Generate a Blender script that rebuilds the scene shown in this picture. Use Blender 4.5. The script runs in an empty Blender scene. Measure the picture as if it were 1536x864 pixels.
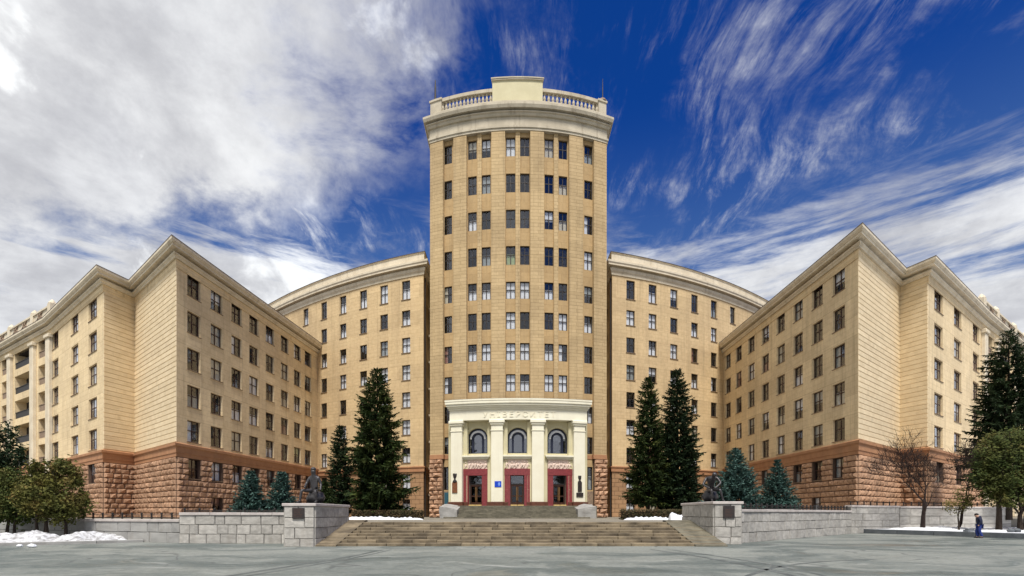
import bpy, bmesh, math, random
from mathutils import Vector, Matrix, noise
R = math.radians
S = bpy.context.scene
C = S.collection

# ------------------------------------------------------------------ camera
F = 768.0; HZ = 770.0; CH = 1.75          # focal length and horizon in photograph pixels, eye height
cam = bpy.data.cameras.new('camera'); cam.sensor_width = 36; cam.lens = 18
cam.shift_y = (HZ - 432) / 1536; cam.clip_start = 0.1; cam.clip_end = 6000
co = bpy.data.objects.new('camera', cam); C.objects.link(co)
co.location = (0, 0, CH); co.rotation_euler = (R(90), 0, 0)
S.camera = co

# ------------------------------------------------------------------ world, sun, exposure
SUN_EL = R(61); SUN_AZ = R(177)           # azimuth from +Y, clockwise: behind the viewer, to the right
world = bpy.data.worlds.new('World'); S.world = world; world.use_nodes = True
nt = world.node_tree; nt.nodes.clear()

class G:
    """tiny helper to write node maths"""
    def __init__(s, t): s.t = t
    def n(s, typ, **kw):
        nd = s.t.nodes.new(typ)
        for k, v in kw.items(): setattr(nd, k, v)
        return nd
    def put(s, sock, v):
        if isinstance(v, bpy.types.NodeSocket): s.t.links.new(v, sock)
        elif isinstance(v, (tuple, list)):
            v = tuple(v)
            if sock.type == 'RGBA' and len(v) == 3: v = v + (1,)
            sock.default_value = v
        else: sock.default_value = v
    def m(s, op, a, b=0.0, c=0.0, clamp=False):
        nd = s.n('ShaderNodeMath', operation=op, use_clamp=clamp)
        for i, v in enumerate((a, b, c)): s.put(nd.inputs[i], v)
        return nd.outputs[0]
    def vm(s, op, a, b=(0, 0, 0)):
        nd = s.n('ShaderNodeVectorMath', operation=op)
        s.put(nd.inputs[0], a)
        if op == 'SCALE': s.put(nd.inputs['Scale'], b)
        else: s.put(nd.inputs[1], b)
        return nd.outputs['Value' if op in ('DOT_PRODUCT', 'LENGTH') else 'Vector']
    def ss(s, x, lo, hi):
        nd = s.n('ShaderNodeMapRange', interpolation_type='SMOOTHSTEP')
        s.put(nd.inputs[0], x); s.put(nd.inputs[1], lo); s.put(nd.inputs[2], hi)
        return nd.outputs[0]
    def lin(s, x, lo, hi, a=0.0, b=1.0):
        nd = s.n('ShaderNodeMapRange')
        for i, v in enumerate((x, lo, hi, a, b)): s.put(nd.inputs[i], v)
        return nd.outputs[0]
    def mix(s, f, a, b, mode='MIX'):
        nd = s.n('ShaderNodeMix', data_type='RGBA', blend_type=mode)
        s.put(nd.inputs[0], f); s.put(nd.inputs[6], a); s.put(nd.inputs[7], b)
        return nd.outputs[2]
    def noise(s, vec, scale, detail=4, rough=0.55, dist=0.0, col=False):
        nd = s.n('ShaderNodeTexNoise')
        if vec is not None: s.put(nd.inputs['Vector'], vec)
        nd.inputs['Scale'].default_value = scale; nd.inputs['Detail'].default_value = detail
        nd.inputs['Roughness'].default_value = rough; nd.inputs['Distortion'].default_value = dist
        return nd.outputs['Color' if col else 'Fac']
    def comb(s, x, y, z):
        nd = s.n('ShaderNodeCombineXYZ')
        for i, v in enumerate((x, y, z)): s.put(nd.inputs[i], v)
        return nd.outputs[0]
    def sep(s, v):
        nd = s.n('ShaderNodeSeparateXYZ'); s.put(nd.inputs[0], v); return nd.outputs
    def mapping(s, v, loc=(0, 0, 0), rot=(0, 0, 0), scale=(1, 1, 1)):
        nd = s.n('ShaderNodeMapping'); s.put(nd.inputs[0], v)
        nd.inputs[1].default_value = loc; nd.inputs[2].default_value = rot; nd.inputs[3].default_value = scale
        return nd.outputs[0]

def build_sky():
    g = G(nt)
    d = g.n('ShaderNodeTexCoord').outputs['Generated']
    sky = g.n('ShaderNodeTexSky', sky_type='NISHITA', sun_disc=False)
    sky.sun_elevation = SUN_EL; sky.sun_rotation = SUN_AZ
    sky.air_density = 1.0; sky.dust_density = 0.3; sky.ozone_density = 2.5
    base = g.mix(1.0, sky.outputs[0], (0.022, 0.150, 0.44), 'MULTIPLY')
    x, y, z = g.sep(d)
    el = g.m('DIVIDE', z, g.m('SQRT', g.m('ADD', g.m('MULTIPLY', x, x), g.m('MULTIPLY', y, y))))
    base = g.mix(g.m('MULTIPLY', g.ss(el, 0.80, 0.15), 0.50), base, (0.85, 1.5, 2.2))
    zc = g.m('MAXIMUM', z, 0.03)
    # cloud deck coordinates: the direction met with a flat layer overhead
    px = g.m('DIVIDE', x, g.m('ADD', zc, 0.12)); py = g.m('DIVIDE', y, g.m('ADD', zc, 0.12))
    P = g.comb(px, py, 0.0)
    warp = g.vm('SCALE', g.vm('SUBTRACT', g.noise(P, 1.1, 3, 0.5, col=True), (0.5, 0.5, 0.5)), 0.45)
    Pw = g.vm('ADD', P, warp)
    n_big = g.noise(Pw, 1.0, 6, 0.58)
    n_mid = g.noise(Pw, 2.6, 7, 0.62)
    n_fine = g.noise(g.vm('ADD', d, g.vm('SCALE', warp, 0.15)), 9.0, 8, 0.62)
    streak = g.noise(g.mapping(Pw, (3.1, 0.4, 0), (0, 0, R(-9)), (4.2, 0.9, 1)), 1.7, 10, 0.70, 0.15)
    streak2 = g.noise(g.mapping(g.vm('ADD', P, g.vm('SCALE', warp, 0.4)), (1.7, 7.4, 0), (0, 0, R(-24)), (7, 1.3, 1)), 1.5, 9, 0.74, 0.1)
    # the thick veil on the one side of the sky, its lower rim sloping
    rim = g.m('SUBTRACT', z, g.m('ADD', g.m('MULTIPLY', y, 0.70), g.m('MULTIPLY', x, 0.24)))
    rim = g.m('ADD', rim, g.m('MULTIPLY', g.m('SUBTRACT', n_fine, 0.5), 0.22))
    rim = g.m('ADD', rim, g.m('MULTIPLY', g.m('SUBTRACT', n_mid, 0.5), 0.22))
    side = g.m('ADD', g.m('ADD', x, g.m('MULTIPLY', y, 0.23)), g.m('MULTIPLY', g.m('SUBTRACT', n_mid, 0.5), 0.9))
    veil = g.m('MULTIPLY', g.ss(rim, -0.04, 0.08), g.ss(side, 0.12, -0.16))
    veil = g.m('MULTIPLY', veil, g.lin(n_big, 0.25, 0.6, 0.90, 1.0))
    # cirrus
    cir = g.m('MULTIPLY', g.ss(streak, 0.48, 0.78), g.ss(n_mid, 0.44, 0.66))
    cir2 = g.m('MULTIPLY', g.ss(streak2, 0.50, 0.82), g.ss(n_mid, 0.40, 0.62))
    cir = g.m('MAXIMUM', cir, g.m('MULTIPLY', cir2, 0.8))
    cir = g.m('MAXIMUM', cir, g.m('MULTIPLY', g.ss(g.noise(Pw, 1.9, 8, 0.68, 0.4), 0.52, 0.80), 0.5))
    # bank of broken cloud low down
    el = g.m('DIVIDE', z, g.m('SQRT', g.m('ADD', g.m('MULTIPLY', x, x), g.m('MULTIPLY', y, y))))
    low_n = g.noise(g.mapping(d, (0.3, 0, 2.2), (0, 0, 0), (1, 1, 6.5)), 2.6, 9, 0.64, 0.35)
    low = g.m('MULTIPLY', g.ss(g.m('ADD', low_n, g.lin(el, 0.12, 0.66, 0.36, -0.16)), 0.44, 0.64), g.ss(el, 0.68, 0.40))
    hz = g.m('MULTIPLY', g.ss(el, 0.46, 0.08), 0.85)
    dens = g.m('MAXIMUM', g.m('MAXIMUM', veil, g.m('MULTIPLY', cir, 0.92)), g.m('MAXIMUM', g.m('MULTIPLY', low, 0.95), hz))
    # brightness inside the clouds
    tone = g.m('ADD', g.m('MULTIPLY', n_mid, 0.7), g.m('MULTIPLY', n_fine, 0.5))
    ccol = g.mix(g.ss(tone, 0.42, 0.80), (2.5, 2.52, 2.65), (4.3, 4.35, 4.4))
    puff = g.m('MULTIPLY', g.ss(g.noise(g.vm('ADD', d, (4.2, 1.1, 0.4)), 6.0, 8, 0.55, 0.3), 0.575, 0.65), 0.75)
    ccol = g.mix(puff, ccol, (5.6, 5.7, 5.7))
    out = g.mix(dens, base, ccol)
    bg = g.n('ShaderNodeBackground'); g.put(bg.inputs[0], out); bg.inputs[1].default_value = 0.125
    o = g.n('ShaderNodeOutputWorld'); nt.links.new(bg.outputs[0], o.inputs[0])
build_sky()

sd = bpy.data.lights.new('sun', 'SUN'); sd.energy = 2.9; sd.angle = R(13); sd.color = (1.0, 0.95, 0.87)
so = bpy.data.objects.new('sun', sd); C.objects.link(so); so.location = (30, -40, 60)
sv = Vector((math.sin(SUN_AZ) * math.cos(SUN_EL), math.cos(SUN_AZ) * math.cos(SUN_EL), math.sin(SUN_EL)))
so.rotation_euler = (-sv).to_track_quat('-Z', 'Y').to_euler()
vs = S.view_settings; vs.view_transform = 'Standard'; vs.look = 'None'; vs.gamma = 1; vs.exposure = 0.85
S.cycles.use_denoising = True; S.cycles.max_bounces = 6; S.cycles.transparent_max_bounces = 10
S.cycles.sample_clamp_indirect = 4

# ------------------------------------------------------------------ helpers
def at(px, py, d):
    return Vector(((px - 768) / F * d, d, CH + (HZ - py) / F * d))
def gx(px, d): return (px - 768) / F * d

class MB:
    def __init__(s): s.v = []; s.f = []; s.uv = []
    def face(s, pts, uv=None):
        i = len(s.v); s.v.extend([tuple(p) for p in pts]); s.f.append(tuple(range(i, i + len(pts))))
        s.uv.extend(uv if uv else [(p[0], p[2]) for p in pts])
    def raw(s, vs_, fs):
        i = len(s.v); s.v.extend([tuple(p) for p in vs_])
        for f in fs:
            s.f.append(tuple(i + k for k in f)); s.uv.extend([(vs_[k][0] + vs_[k][1], vs_[k][2]) for k in f])
    def box(s, x0, x1, y0, y1, z0, z1, mat=None):
        P = [Vector(p) for p in ((x0, y0, z0), (x1, y0, z0), (x1, y1, z0), (x0, y1, z0), (x0, y0, z1), (x1, y0, z1), (x1, y1, z1), (x0, y1, z1))]
        if mat is not None: P = [mat @ p for p in P]
        s.raw(P, [(0, 3, 2, 1), (4, 5, 6, 7), (0, 1, 5, 4), (1, 2, 6, 5), (2, 3, 7, 6), (3, 0, 4, 7)])
    def bevbox(s, x0, x1, y0, y1, z0, z1, b, mat=None):
        """box with chamfered edges"""
        bm = bmesh.new(); bmesh.ops.create_cube(bm, size=1)
        for v in bm.verts:
            v.co = Vector((x0 + (v.co.x + .5) * (x1 - x0), y0 + (v.co.y + .5) * (y1 - y0), z0 + (v.co.z + .5) * (z1 - z0)))
        bmesh.ops.bevel(bm, geom=bm.edges[:], offset=b, segments=1, affect='EDGES')
        s.bm(bm, mat)
    def bm(s, bm, mat=None):
        bm.verts.index_update()
        vs_ = [(mat @ v.co) if mat is not None else v.co.copy() for v in bm.verts]
        s.raw(vs_, [tuple(v.index for v in f.verts) for f in bm.faces]); bm.free()
    def lathe(s, prof, n=10, mat=None, a0=0.0):
        V = []; Fc = []
        for (r, z) in prof:
            for k in range(n):
                a = a0 + 2 * math.pi * k / n; V.append(Vector((r * math.cos(a), r * math.sin(a), z)))
        for i in range(len(prof) - 1):
            for k in range(n):
                Fc.append((i * n + k, i * n + (k + 1) % n, (i + 1) * n + (k + 1) % n, (i + 1) * n + k))
        Fc.append(tuple(range(n - 1, -1, -1))); Fc.append(tuple((len(prof) - 1) * n + k for k in range(n)))
        if mat is not None: V = [mat @ p for p in V]
        s.raw(V, Fc)
    def tube(s, pts, rads, n=6):
        V = []; Fc = []
        for i, p in enumerate(pts):
            p = Vector(p)
            t = (Vector(pts[min(i + 1, len(pts) - 1)]) - Vector(pts[max(i - 1, 0)])).normalized()
            a = t.orthogonal().normalized() if i == 0 else (pa - t * pa.dot(t)).normalized()
            pa = a; b = t.cross(a); r = rads[i] if isinstance(rads, (list, tuple)) else rads
            for k in range(n):
                q = 2 * math.pi * k / n; V.append(p + a * (r * math.cos(q)) + b * (r * math.sin(q)))
        for i in range(len(pts) - 1):
            for k in range(n):
                Fc.append((i * n + k, i * n + (k + 1) % n, (i + 1) * n + (k + 1) % n, (i + 1) * n + k))
        Fc.append(tuple(range(n - 1, -1, -1))); Fc.append(tuple((len(pts) - 1) * n + k for k in range(n)))
        s.raw(V, Fc)
    def ell(s, c, r, seg=10, rings=7, jit=0.0, rnd=None, mat=None):
        bm = bmesh.new(); bmesh.ops.create_uvsphere(bm, u_segments=seg, v_segments=rings, radius=1)
        for v in bm.verts:
            j = 1 + (rnd.uniform(-jit, jit) if rnd else 0)
            v.co = Vector((c[0] + v.co.x * r[0] * j, c[1] + v.co.y * r[1] * j, c[2] + v.co.z * r[2] * j))
        s.bm(bm, mat)
    def mesh(s, name, smooth=False):
        me = bpy.data.meshes.new(name); me.from_pydata(s.v, [], s.f)
        uvl = me.uv_layers.new(name='UVMap')
        flat = [c for p in s.uv for c in p]
        uvl.data.foreach_set('uv', flat)
        if smooth: me.polygons.foreach_set('use_smooth', [True] * len(me.polygons))
        me.update(); return me
    def build(s, name, m, parent=None, smooth=False):
        me = s.mesh(name, smooth); me.materials.append(m)
        return link(name, me, parent)

def link(name, me, parent=None):
    o = bpy.data.objects.new(name, me); C.objects.link(o)
    if parent is not None: o.parent = parent
    return o
def tag(o, label=None, cat=None, group=None, kind=None):
    if label: o['label'] = label
    if cat: o['category'] = cat
    if group: o['group'] = group
    if kind: o['kind'] = kind
    return o
def empty(name, loc=(0, 0, 0), rz=0.0):
    o = bpy.data.objects.new(name, None); C.objects.link(o); o.location = loc; o.rotation_euler.z = rz
    o.empty_display_size = 0.3
    return o
def place(o, x, y, z, rz=0.0, sc=None):
    o.location = (x, y, z); o.rotation_euler.z = rz
    if sc: o.scale = sc
    return o

# ------------------------------------------------------------------ materials
def mat(name, c1, c2=None, scale=2.0, rough=0.8, bump=0.0, bscale=20.0, metal=0.0, rnd=0.0, spec=0.3, detail=5, streak=0.0, coords='Object'):
    m = bpy.data.materials.new(name); m.use_nodes = True
    g = G(m.node_tree); b = m.node_tree.nodes['Principled BSDF']
    tc = g.n('ShaderNodeTexCoord').outputs[coords]
    if coords == 'Object' and rnd:
        oi = g.n('ShaderNodeObjectInfo')
        tc = g.vm('ADD', tc, g.vm('SCALE', g.comb(oi.outputs['Random'], oi.outputs['Random'], oi.outputs['Random']), 40.0))
    col = c1
    if c2 is not None:
        nz = g.noise(tc, scale, detail, 0.6)
        col = g.mix(g.ss(nz, 0.32, 0.68), c1, c2)
    if streak:
        st = g.noise(g.mapping(tc, scale=(1.2, 1.2, 0.09)), 1.0, 6, 0.65)
        col = g.mix(g.m('MULTIPLY', g.ss(st, 0.50, 0.75), streak), col, (0.16, 0.12, 0.08))
    if rnd:
        r = g.m('ADD', g.m('MULTIPLY', oi.outputs['Random'], 2 * rnd), 1 - rnd)
        col = g.mix(1.0, col, g.comb(r, r, r), 'MULTIPLY')
    g.put(b.inputs['Base Color'], col)
    b.inputs['Roughness'].default_value = rough; b.inputs['Metallic'].default_value = metal
    b.inputs['Specular IOR Level'].default_value = spec
    if bump:
        bp = g.n('ShaderNodeBump'); bp.inputs['Strength'].default_value = bump; bp.inputs['Distance'].default_value = 0.05
        g.put(bp.inputs['Height'], g.noise(tc, bscale, 6, 0.6)); m.node_tree.links.new(bp.outputs[0], b.inputs['Normal'])
    return m

def wall_mat(name, c1, c2, mortar, bw=0.9, rh=0.42, streak=0.35, bump=0.35, msize=0.02):
    """facing tiles laid in courses, with large weather stains"""
    m = bpy.data.materials.new(name); m.use_nodes = True
    g = G(m.node_tree); b = m.node_tree.nodes['Principled BSDF']
    t = g.n('ShaderNodeTexCoord'); uv = t.outputs['UV']; ob = t.outputs['Object']
    br = g.n('ShaderNodeTexBrick'); br.offset = 0.5
    g.put(br.inputs['Vector'], uv); br.inputs['Scale'].default_value = 1
    g.put(br.inputs['Color1'], c1); g.put(br.inputs['Color2'], c2); g.put(br.inputs['Mortar'], mortar)
    br.inputs['Mortar Size'].default_value = msize; br.inputs['Mortar Smooth'].default_value = 0.3
    br.inputs['Brick Width'].default_value = bw; br.inputs['Row Height'].default_value = rh
    col = br.outputs['Color']
    pb = g.n('ShaderNodeTexBrick'); pb.offset = 0.5; g.put(pb.inputs['Vector'], uv); pb.inputs['Scale'].default_value = 1
    g.put(pb.inputs['Color1'], (1.05, 1.045, 1.03)); g.put(pb.inputs['Color2'], (0.90, 0.89, 0.87)); g.put(pb.inputs['Mortar'], (0.76, 0.74, 0.71))
    pb.inputs['Mortar Size'].default_value = 0.03; pb.inputs['Mortar Smooth'].default_value = 0.2; pb.inputs['Brick Width'].default_value = 3.68; pb.inputs['Row Height'].default_value = 1.95
    col = g.mix(0.85, col, pb.outputs['Color'], 'MULTIPLY')
    big = g.noise(ob, 0.16, 5, 0.6)
    col = g.mix(1.0, col, g.mix(g.ss(big, 0.3, 0.7), (0.88, 0.86, 0.83), (1.07, 1.05, 1.0)), 'MULTIPLY')
    fine = g.noise(ob, 2.2, 6, 0.65)
    col = g.mix(1.0, col, g.mix(g.ss(fine, 0.3, 0.7), (0.93, 0.92, 0.90), (1.05, 1.05, 1.05)), 'MULTIPLY')
    st = g.m('MULTIPLY', g.ss(g.noise(g.mapping(ob, scale=(1.3, 1.3, 0.05)), 1.0, 6, 0.65), 0.49, 0.76), streak)
    col = g.mix(st, col, (0.20, 0.145, 0.085))
    g.put(b.inputs['Base Color'], col); b.inputs['Roughness'].default_value = 0.85
    b.inputs['Specular IOR Level'].default_value = 0.2
    bp = g.n('ShaderNodeBump'); bp.inputs['Strength'].default_value = bump; bp.inputs['Distance'].default_value = 0.03
    g.put(bp.inputs['Height'], g.m('ADD', g.m('SUBTRACT', 1.0, br.outputs['Fac']), g.m('MULTIPLY', fine, 0.5)))
    m.node_tree.links.new(bp.outputs[0], b.inputs['Normal'])
    return m

def glass_mat(name, tint=(0.93, 0.95, 0.96), refl=0.10):
    m = bpy.data.materials.new(name); m.use_nodes = True; t = m.node_tree; t.nodes.clear(); g = G(t)
    oi = g.n('ShaderNodeObjectInfo').outputs['Random']
    tr = g.n('ShaderNodeBsdfTransparent'); g.put(tr.inputs[0], tint)
    gl = g.n('ShaderNodeBsdfGlossy'); gl.inputs['Roughness'].default_value = 0.03; g.put(gl.inputs[0], (0.9, 0.93, 1.0))
    bp = g.n('ShaderNodeBump'); bp.inputs['Strength'].default_value = 0.12; bp.inputs['Distance'].default_value = 0.05
    tc = g.vm('ADD', g.n('ShaderNodeTexCoord').outputs['Object'], g.comb(g.m('MULTIPLY', oi, 50), 0.0, 0.0))
    g.put(bp.inputs['Height'], g.noise(tc, 1.6, 2)); t.links.new(bp.outputs[0], gl.inputs['Normal'])
    fr = g.n('ShaderNodeLayerWeight'); fr.inputs[0].default_value = 0.5
    mx = g.n('ShaderNodeMixShader'); g.put(mx.inputs[0], g.m('ADD', g.m('MULTIPLY', g.m('POWER', fr.outputs['Facing'], 3.5), 0.9), refl, clamp=True))
    t.links.new(tr.outputs[0], mx.inputs[1]); t.links.new(gl.outputs[0], mx.inputs[2])
    o = g.n('ShaderNodeOutputMaterial'); t.links.new(mx.outputs[0], o.inputs[0]); return m

M = {}
M['wall_wing'] = wall_mat('wing_facing_tiles', (0.78, 0.645, 0.435), (0.74, 0.605, 0.40), (0.64, 0.51, 0.33), 1.2, 0.60, 0.32)
M['wall_tower'] = wall_mat('tower_facing_tiles', (0.50, 0.37, 0.205), (0.47, 0.345, 0.19), (0.36, 0.26, 0.14), 0.62, 0.36, 0.35)
M['pier'] = wall_mat('pier_tiles', (0.53, 0.405, 0.24), (0.475, 0.36, 0.21), (0.36, 0.265, 0.15), 2.4, 0.42, 0.50, 0.5, 0.025)
M['course'] = mat('facing_course', (0.74, 0.61, 0.41), (0.67, 0.54, 0.35), 0.9, 0.85, 0.35, 9, rnd=0.05, streak=0.2)
M['spandrel'] = wall_mat('spandrel_render', (0.475, 0.345, 0.19), (0.455, 0.325, 0.175), (0.39, 0.275, 0.15), 2.6, 2.0, 0.30)
M['backwall'] = wall_mat('rear_wing_tiles', (0.65, 0.505, 0.31), (0.62, 0.475, 0.29), (0.53, 0.40, 0.235), 1.1, 0.5, 0.35)
M['cornice'] = mat('cornice_render', (0.70, 0.62, 0.48), (0.60, 0.52, 0.39), 0.8, 0.85, 0.3, 8, streak=0.35)
M['cornice_grey'] = mat('weathered_tower_cornice', (0.55, 0.49, 0.38), (0.43, 0.38, 0.29), 0.5, 0.85, 0.3, 8, streak=0.55)
M['rooftin'] = mat('roof_sheet', (0.13, 0.10, 0.085), (0.09, 0.075, 0.07), 1.0, 0.6)
M['granite'] = mat('pink_granite_block', (0.51, 0.315, 0.20), (0.38, 0.225, 0.14), 2.2, 0.85, 0.8, 7, rnd=0.16)
M['granite_core'] = mat('granite_joint', (0.13, 0.085, 0.06), (0.09, 0.06, 0.045), 3, 0.95)
M['belt'] = mat('red_belt_stone', (0.43, 0.225, 0.115), (0.36, 0.18, 0.095), 1.2, 0.8, 0.3, 9, streak=0.25)
M['plinth_wall'] = wall_mat('smooth_plinth', (0.40, 0.25, 0.15), (0.36, 0.225, 0.13), (0.19, 0.12, 0.07), 1.4, 0.62, 0.3, 0.8, 0.04)
M['cream'] = mat('cream_portico_render', (0.80, 0.77, 0.62), (0.75, 0.71, 0.56), 0.7, 0.75, 0.15, 10, streak=0.10)
M['cream_dark'] = mat('portico_wall_render', (0.60, 0.55, 0.36), (0.55, 0.50, 0.32), 0.7, 0.8, 0.15, 10, streak=0.10)
M['red_granite'] = mat('polished_red_granite', (0.24, 0.045, 0.048), (0.17, 0.03, 0.034), 5, 0.35, 0.05, 30, spec=0.5)
M['relief'] = mat('pale_pink_relief_stone', (0.76, 0.62, 0.53), (0.66, 0.52, 0.44), 4, 0.8, 0.4, 12)
M['brown_base'] = mat('brown_base_stone', (0.13, 0.05, 0.03), (0.09, 0.035, 0.022), 4, 0.5)
M['frame_dark'] = mat('dark_window_frame', (0.030, 0.026, 0.026), (0.045, 0.035, 0.03), 3, 0.55)
M['frame_brown'] = mat('brown_window_frame', (0.085, 0.045, 0.032), (0.06, 0.034, 0.028), 3, 0.6)
M['frame_blue'] = mat('blue_black_window_frame', (0.012, 0.016, 0.035), (0.02, 0.024, 0.045), 3, 0.45)
M['white_trim'] = mat('white_arch_trim', (0.75, 0.76, 0.78), (0.66, 0.67, 0.70), 3, 0.6)
M['sill'] = mat('window_sill', (0.30, 0.22, 0.15), (0.20, 0.14, 0.10), 4, 0.7)
M['glass'] = glass_mat('window_glass')
M['glass_dark'] = glass_mat('door_glass', (0.25, 0.27, 0.28), 0.06)
M['glass_arch'] = glass_mat('arched_window_glass', (0.35, 0.40, 0.45), 0.26)
M['curtains'] = [mat('white_curtain', (0.80, 0.80, 0.82), (0.68, 0.68, 0.72), 6, 0.9), mat('cream_curtain', (0.62, 0.56, 0.44), (0.5, 0.45, 0.35), 6, 0.9),
                 mat('rose_blind', (0.36, 0.19, 0.14), (0.27, 0.13, 0.10), 4, 0.9), mat('grey_blind', (0.34, 0.36, 0.36), (0.25, 0.27, 0.27), 4, 0.9),
                 mat('green_blind', (0.36, 0.42, 0.22), (0.28, 0.34, 0.18), 4, 0.9)]
M['room'] = mat('unlit_room', (0.055, 0.045, 0.04), (0.035, 0.03, 0.028), 0.5, 0.95)  # near-black colour stands in for the shade behind the windows
M['wood'] = mat('dark_door_wood', (0.055, 0.022, 0.012), (0.03, 0.012, 0.008), 6, 0.5)
M['brass'] = mat('brass_bar', (0.42, 0.25, 0.10), (0.32, 0.18, 0.07), 8, 0.4, metal=0.6)
M['thresh'] = mat('yellow_threshold', (0.62, 0.43, 0.16), (0.52, 0.36, 0.14), 4, 0.7)
M['grey_stone'] = mat('grey_granite_block', (0.44, 0.42, 0.385), (0.31, 0.295, 0.27), 2.6, 0.85, 0.5, 12, rnd=0.14, streak=0.25, detail=8)
M['grey_core'] = mat('wall_core', (0.17, 0.165, 0.155), (0.11, 0.105, 0.10), 3, 0.95)
M['coping'] = mat('pale_coping_stone', (0.50, 0.46, 0.43), (0.42, 0.38, 0.36), 2.5, 0.8, 0.3, 12, rnd=0.05, streak=0.2)
M['concrete'] = mat('grey_concrete', (0.34, 0.335, 0.32), (0.26, 0.255, 0.245), 1.2, 0.85, 0.3, 10, rnd=0.07, streak=0.35)
M['stepstone'] = mat('worn_step_stone', (0.225, 0.18, 0.118), (0.085, 0.068, 0.046), 0.8, 0.9, 0.5, 9, rnd=0.12, detail=8)
M['stepstone_up'] = mat('worn_upper_step_stone', (0.165, 0.150, 0.11), (0.09, 0.082, 0.06), 1.4, 0.9, 0.5, 9, rnd=0.1, detail=8)
M['snow'] = mat('snow', (0.76, 0.78, 0.82), (0.64, 0.66, 0.70), 1.5, 0.7, 0.5, 5)
M['dirty_snow'] = mat('dirty_snow', (0.68, 0.69, 0.72), (0.24, 0.235, 0.23), 3.4, 0.8, 1.0, 8, detail=8)
M['bronze'] = mat('dark_bronze', (0.055, 0.052, 0.055), (0.030, 0.028, 0.030), 6, 0.42, 0.3, 14, metal=0.35, spec=0.6)
M['iron'] = mat('black_iron', (0.018, 0.017, 0.017), (0.03, 0.026, 0.024), 8, 0.55)
M['plaque'] = mat('dark_plaque_metal', (0.028, 0.024, 0.024), (0.045, 0.036, 0.034), 8, 0.4)
M['copper'] = mat('copper_plaque', (0.30, 0.125, 0.06), (0.20, 0.08, 0.045), 6, 0.45, metal=0.4)
M['blue'] = mat('blue_enamel', (0.012, 0.065, 0.55), (0.012, 0.055, 0.48), 3, 0.35)
M['yellow'] = mat('yellow_enamel', (0.65, 0.42, 0.03), (0.6, 0.4, 0.03), 3, 0.4)
M['bark'] = mat('bark', (0.045, 0.032, 0.024), (0.025, 0.018, 0.014), 8, 0.95, 0.6, 14)
M['bark_bare'] = mat('bare_tree_bark', (0.034, 0.021, 0.017), (0.02, 0.013, 0.011), 8, 0.95, 0.6, 14)

def leaf_mat(name, c1, c2, c3=None, sc=0.9):
    m = bpy.data.materials.new(name); m.use_nodes = True; g = G(m.node_tree); b = m.node_tree.nodes['Principled BSDF']
    tc = g.n('ShaderNodeTexCoord').outputs['Object']
    col = g.mix(g.ss(g.noise(tc, sc, 4, 0.6), 0.35, 0.65), c1, c2)
    if c3: col = g.mix(g.ss(g.noise(g.vm('ADD', tc, (9, 3, 5)), sc * 0.7, 5, 0.65), 0.50, 0.66), col, c3)
    geo = g.n('ShaderNodeNewGeometry').outputs['Random Per Island']
    r = g.lin(geo, 0, 1, 0.6, 1.45); col = g.mix(1.0, col, g.comb(r, r, r), 'MULTIPLY')
    g.put(b.inputs['Base Color'], col); b.inputs['Roughness'].default_value = 0.75; b.inputs['Specular IOR Level'].default_value = 0.2
    tl = g.n('ShaderNodeBsdfTranslucent'); g.put(tl.inputs[0], col)
    mx = g.n('ShaderNodeMixShader'); mx.inputs[0].default_value = 0.18
    out = m.node_tree.nodes['Material Output']
    m.node_tree.links.new(b.outputs[0], mx.inputs[1]); m.node_tree.links.new(tl.outputs[0], mx.inputs[2]); m.node_tree.links.new(mx.outputs[0], out.inputs[0])
    return m
M['spruce'] = leaf_mat('spruce_needles', (0.016, 0.033, 0.010), (0.040, 0.058, 0.014), (0.066, 0.078, 0.018))
M['spruce_dark'] = leaf_mat('dark_spruce_needles', (0.013, 0.027, 0.012), (0.028, 0.045, 0.016))
M['blue_spruce'] = leaf_mat('blue_spruce_needles', (0.045, 0.095, 0.080), (0.085, 0.15, 0.13), None, 1.5)
M['olive_leaf'] = leaf_mat('olive_brown_leaves', (0.066, 0.076, 0.018), (0.112, 0.106, 0.024), (0.140, 0.095, 0.028))
M['green_leaf'] = leaf_mat('deep_green_leaves', (0.038, 0.060, 0.014), (0.078, 0.088, 0.022), (0.105, 0.088, 0.024))
M['hedge_leaf'] = leaf_mat('winter_hedge_twigs', (0.060, 0.046, 0.022), (0.095, 0.066, 0.030), (0.04, 0.045, 0.016), 1.6)

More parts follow.
